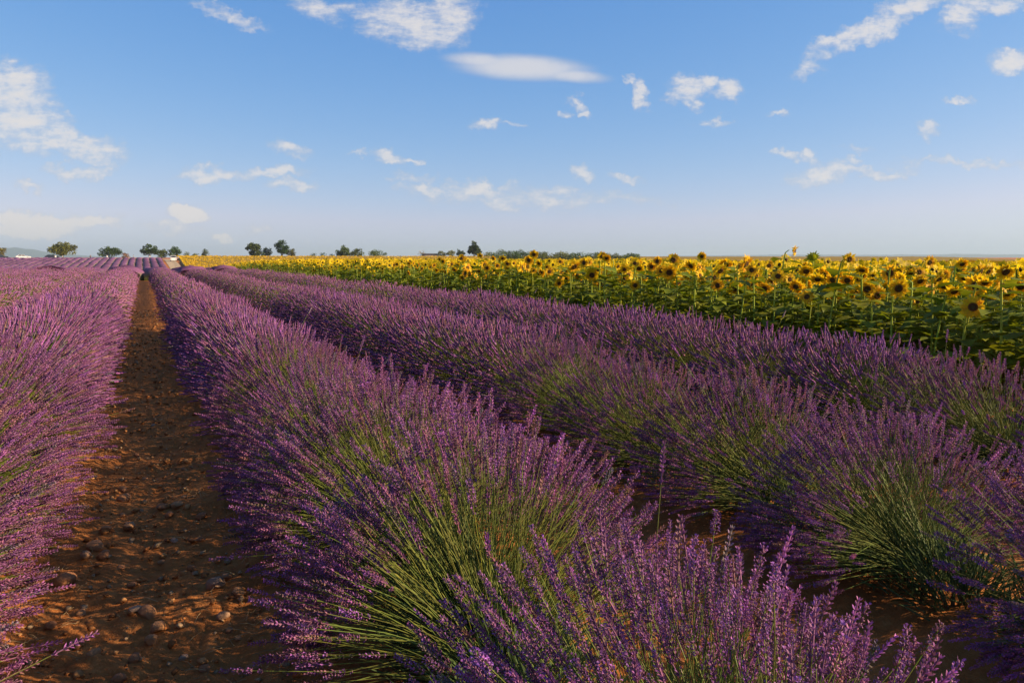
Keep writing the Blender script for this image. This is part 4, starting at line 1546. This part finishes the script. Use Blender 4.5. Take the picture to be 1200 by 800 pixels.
STONES = [stone_mesh(i) for i in range(8)]
ST = [(78, 692, 20, 'large pale tan stone'), (113, 650, 19, 'angular grey stone'), (152, 624, 15, None), (146, 590, 13, None), (125, 629, 11, None), (101, 661, 10, None),
      (142, 669, 8, None), (122, 658, 14, None), (173, 724, 18, 'bluish grey wedge of stone'), (159, 723, 12, None), (186, 740, 18, None), (158, 774, 12, None), (86, 755, 13, None),
      (253, 699, 19, None), (266, 694, 12, None), (280, 708, 15, None), (262, 728, 11, None), (269, 744, 10, None), (279, 753, 9, None), (296, 793, 17, 'upright reddish stone'),
      (208, 600, 14, None), (199, 611, 9, None), (236, 610, 12, None), (190, 602, 11, None), (144, 578, 9, None), (216, 590, 7, None), (143, 608, 9, None), (178, 752, 14, None),
      (240, 782, 12, None), (140, 800, 14, None), (205, 640, 8, None), (190, 660, 8, None), (225, 670, 8, None), (170, 560, 7, None), (215, 555, 6, None), (160, 535, 6, None),
      (200, 520, 5, None), (180, 500, 5, None), (155, 690, 9, None), (95, 720, 10, None), (110, 770, 12, None), (215, 770, 9, None), (60, 740, 12, None), (235, 640, 7, None)]
for i, (x, y, sz, lab) in enumerate(ST):
    p = on_plane(x, y, -.05)
    m_px = (p - Vector((0, 0, EYE))).length / FPX
    size = sz * m_px * 1.15
    o = link('stone', STONES[i % 8])
    o.location = (p.x, p.y, gz(p.x, p.y) + size * .16)
    o.rotation_euler = (random.uniform(-.2, .2), random.uniform(-.2, .2), random.uniform(0, 6.28))
    o.scale = (size, size, size)
    if lab:
        tag(o, lab + ' lying on the dirt path', 'stone', 'stones on the dirt path')
    else:
        tag(o, 'reddish brown stone lying on the dirt path', 'stone', 'stones on the dirt path')

a = Acc()
m = 3400
r2 = np.random.default_rng(5)
gy = 1.4 + 22 * r2.random(m) ** 2.2
gx = PATH_X + np.clip(r2.normal(0, .26, m), -.62, .62)
gsz = (.006 + .026 * r2.random(m) ** 3) * (1 + gy * .05)
oc = np.array([(1, 0, 0), (0, 1, 0), (-1, 0, 0), (0, -1, 0), (.1, .1, .7), (0, 0, -.7)]) * .6
ot = np.array([(0, 1, 4), (1, 2, 4), (2, 3, 4), (3, 0, 4), (1, 0, 5), (2, 1, 5), (3, 2, 5), (0, 3, 5)])
pos = np.stack((gx, gy, ground_h(gx, gy) + gsz * .25), 1)
d = np.stack((r2.normal(0, .4, m), r2.normal(0, .4, m), np.ones(m)), 1)
tone = np.array([(.34, .14, .045), (.42, .21, .08), (.30, .20, .11), (.26, .10, .032)])[r2.integers(0, 4, m)] * r2.uniform(.7, 1.25, (m, 1))
v, t, c = stamp(oc, ot, pos, d, gsz * r2.uniform(.7, 1.2, m), gsz * r2.uniform(.8, 1.4, m), r2.uniform(0, 6, m), np.ones((6, 3)), tone)
a.add(v, t, c)
M_grav = plant_mat('gravel', 0.0, .9, .2, 0, .15)
tag(link('gravel', a.build('gravel', M_grav)), 'small gravel and clods strewn over the dirt path', 'gravel', kind='stuff')
a = Acc()
m = 1500
gy = 1.4 + 12 * r2.random(m) ** 1.8
gx = PATH_X + r2.normal(0, .12, m) + np.where(r2.random(m) < .6, -.42, .38)
az = r2.uniform(0, 6.28, m)
L = r2.uniform(.03, .11, m)
p0 = np.stack((gx, gy, ground_h(gx, gy) + .006), 1)
p1 = p0 + np.stack((np.cos(az) * L, np.sin(az) * L, np.abs(r2.normal(0, .012, m))), 1)
v, t = tubes(np.stack((p0, (p0 + p1) / 2 + (0, 0, .006), p1), 1), np.array((.0013, .0013, .0008)), 3)
a.add(v, t, np.repeat(np.array((.34, .24, .12)) * r2.uniform(.6, 1.3, (m, 1)), 9, 0))
tag(link('dry_straw', a.build('dry_straw', M_grav)), 'dry straw and fallen stems along the edges of the path', 'straw', kind='stuff')
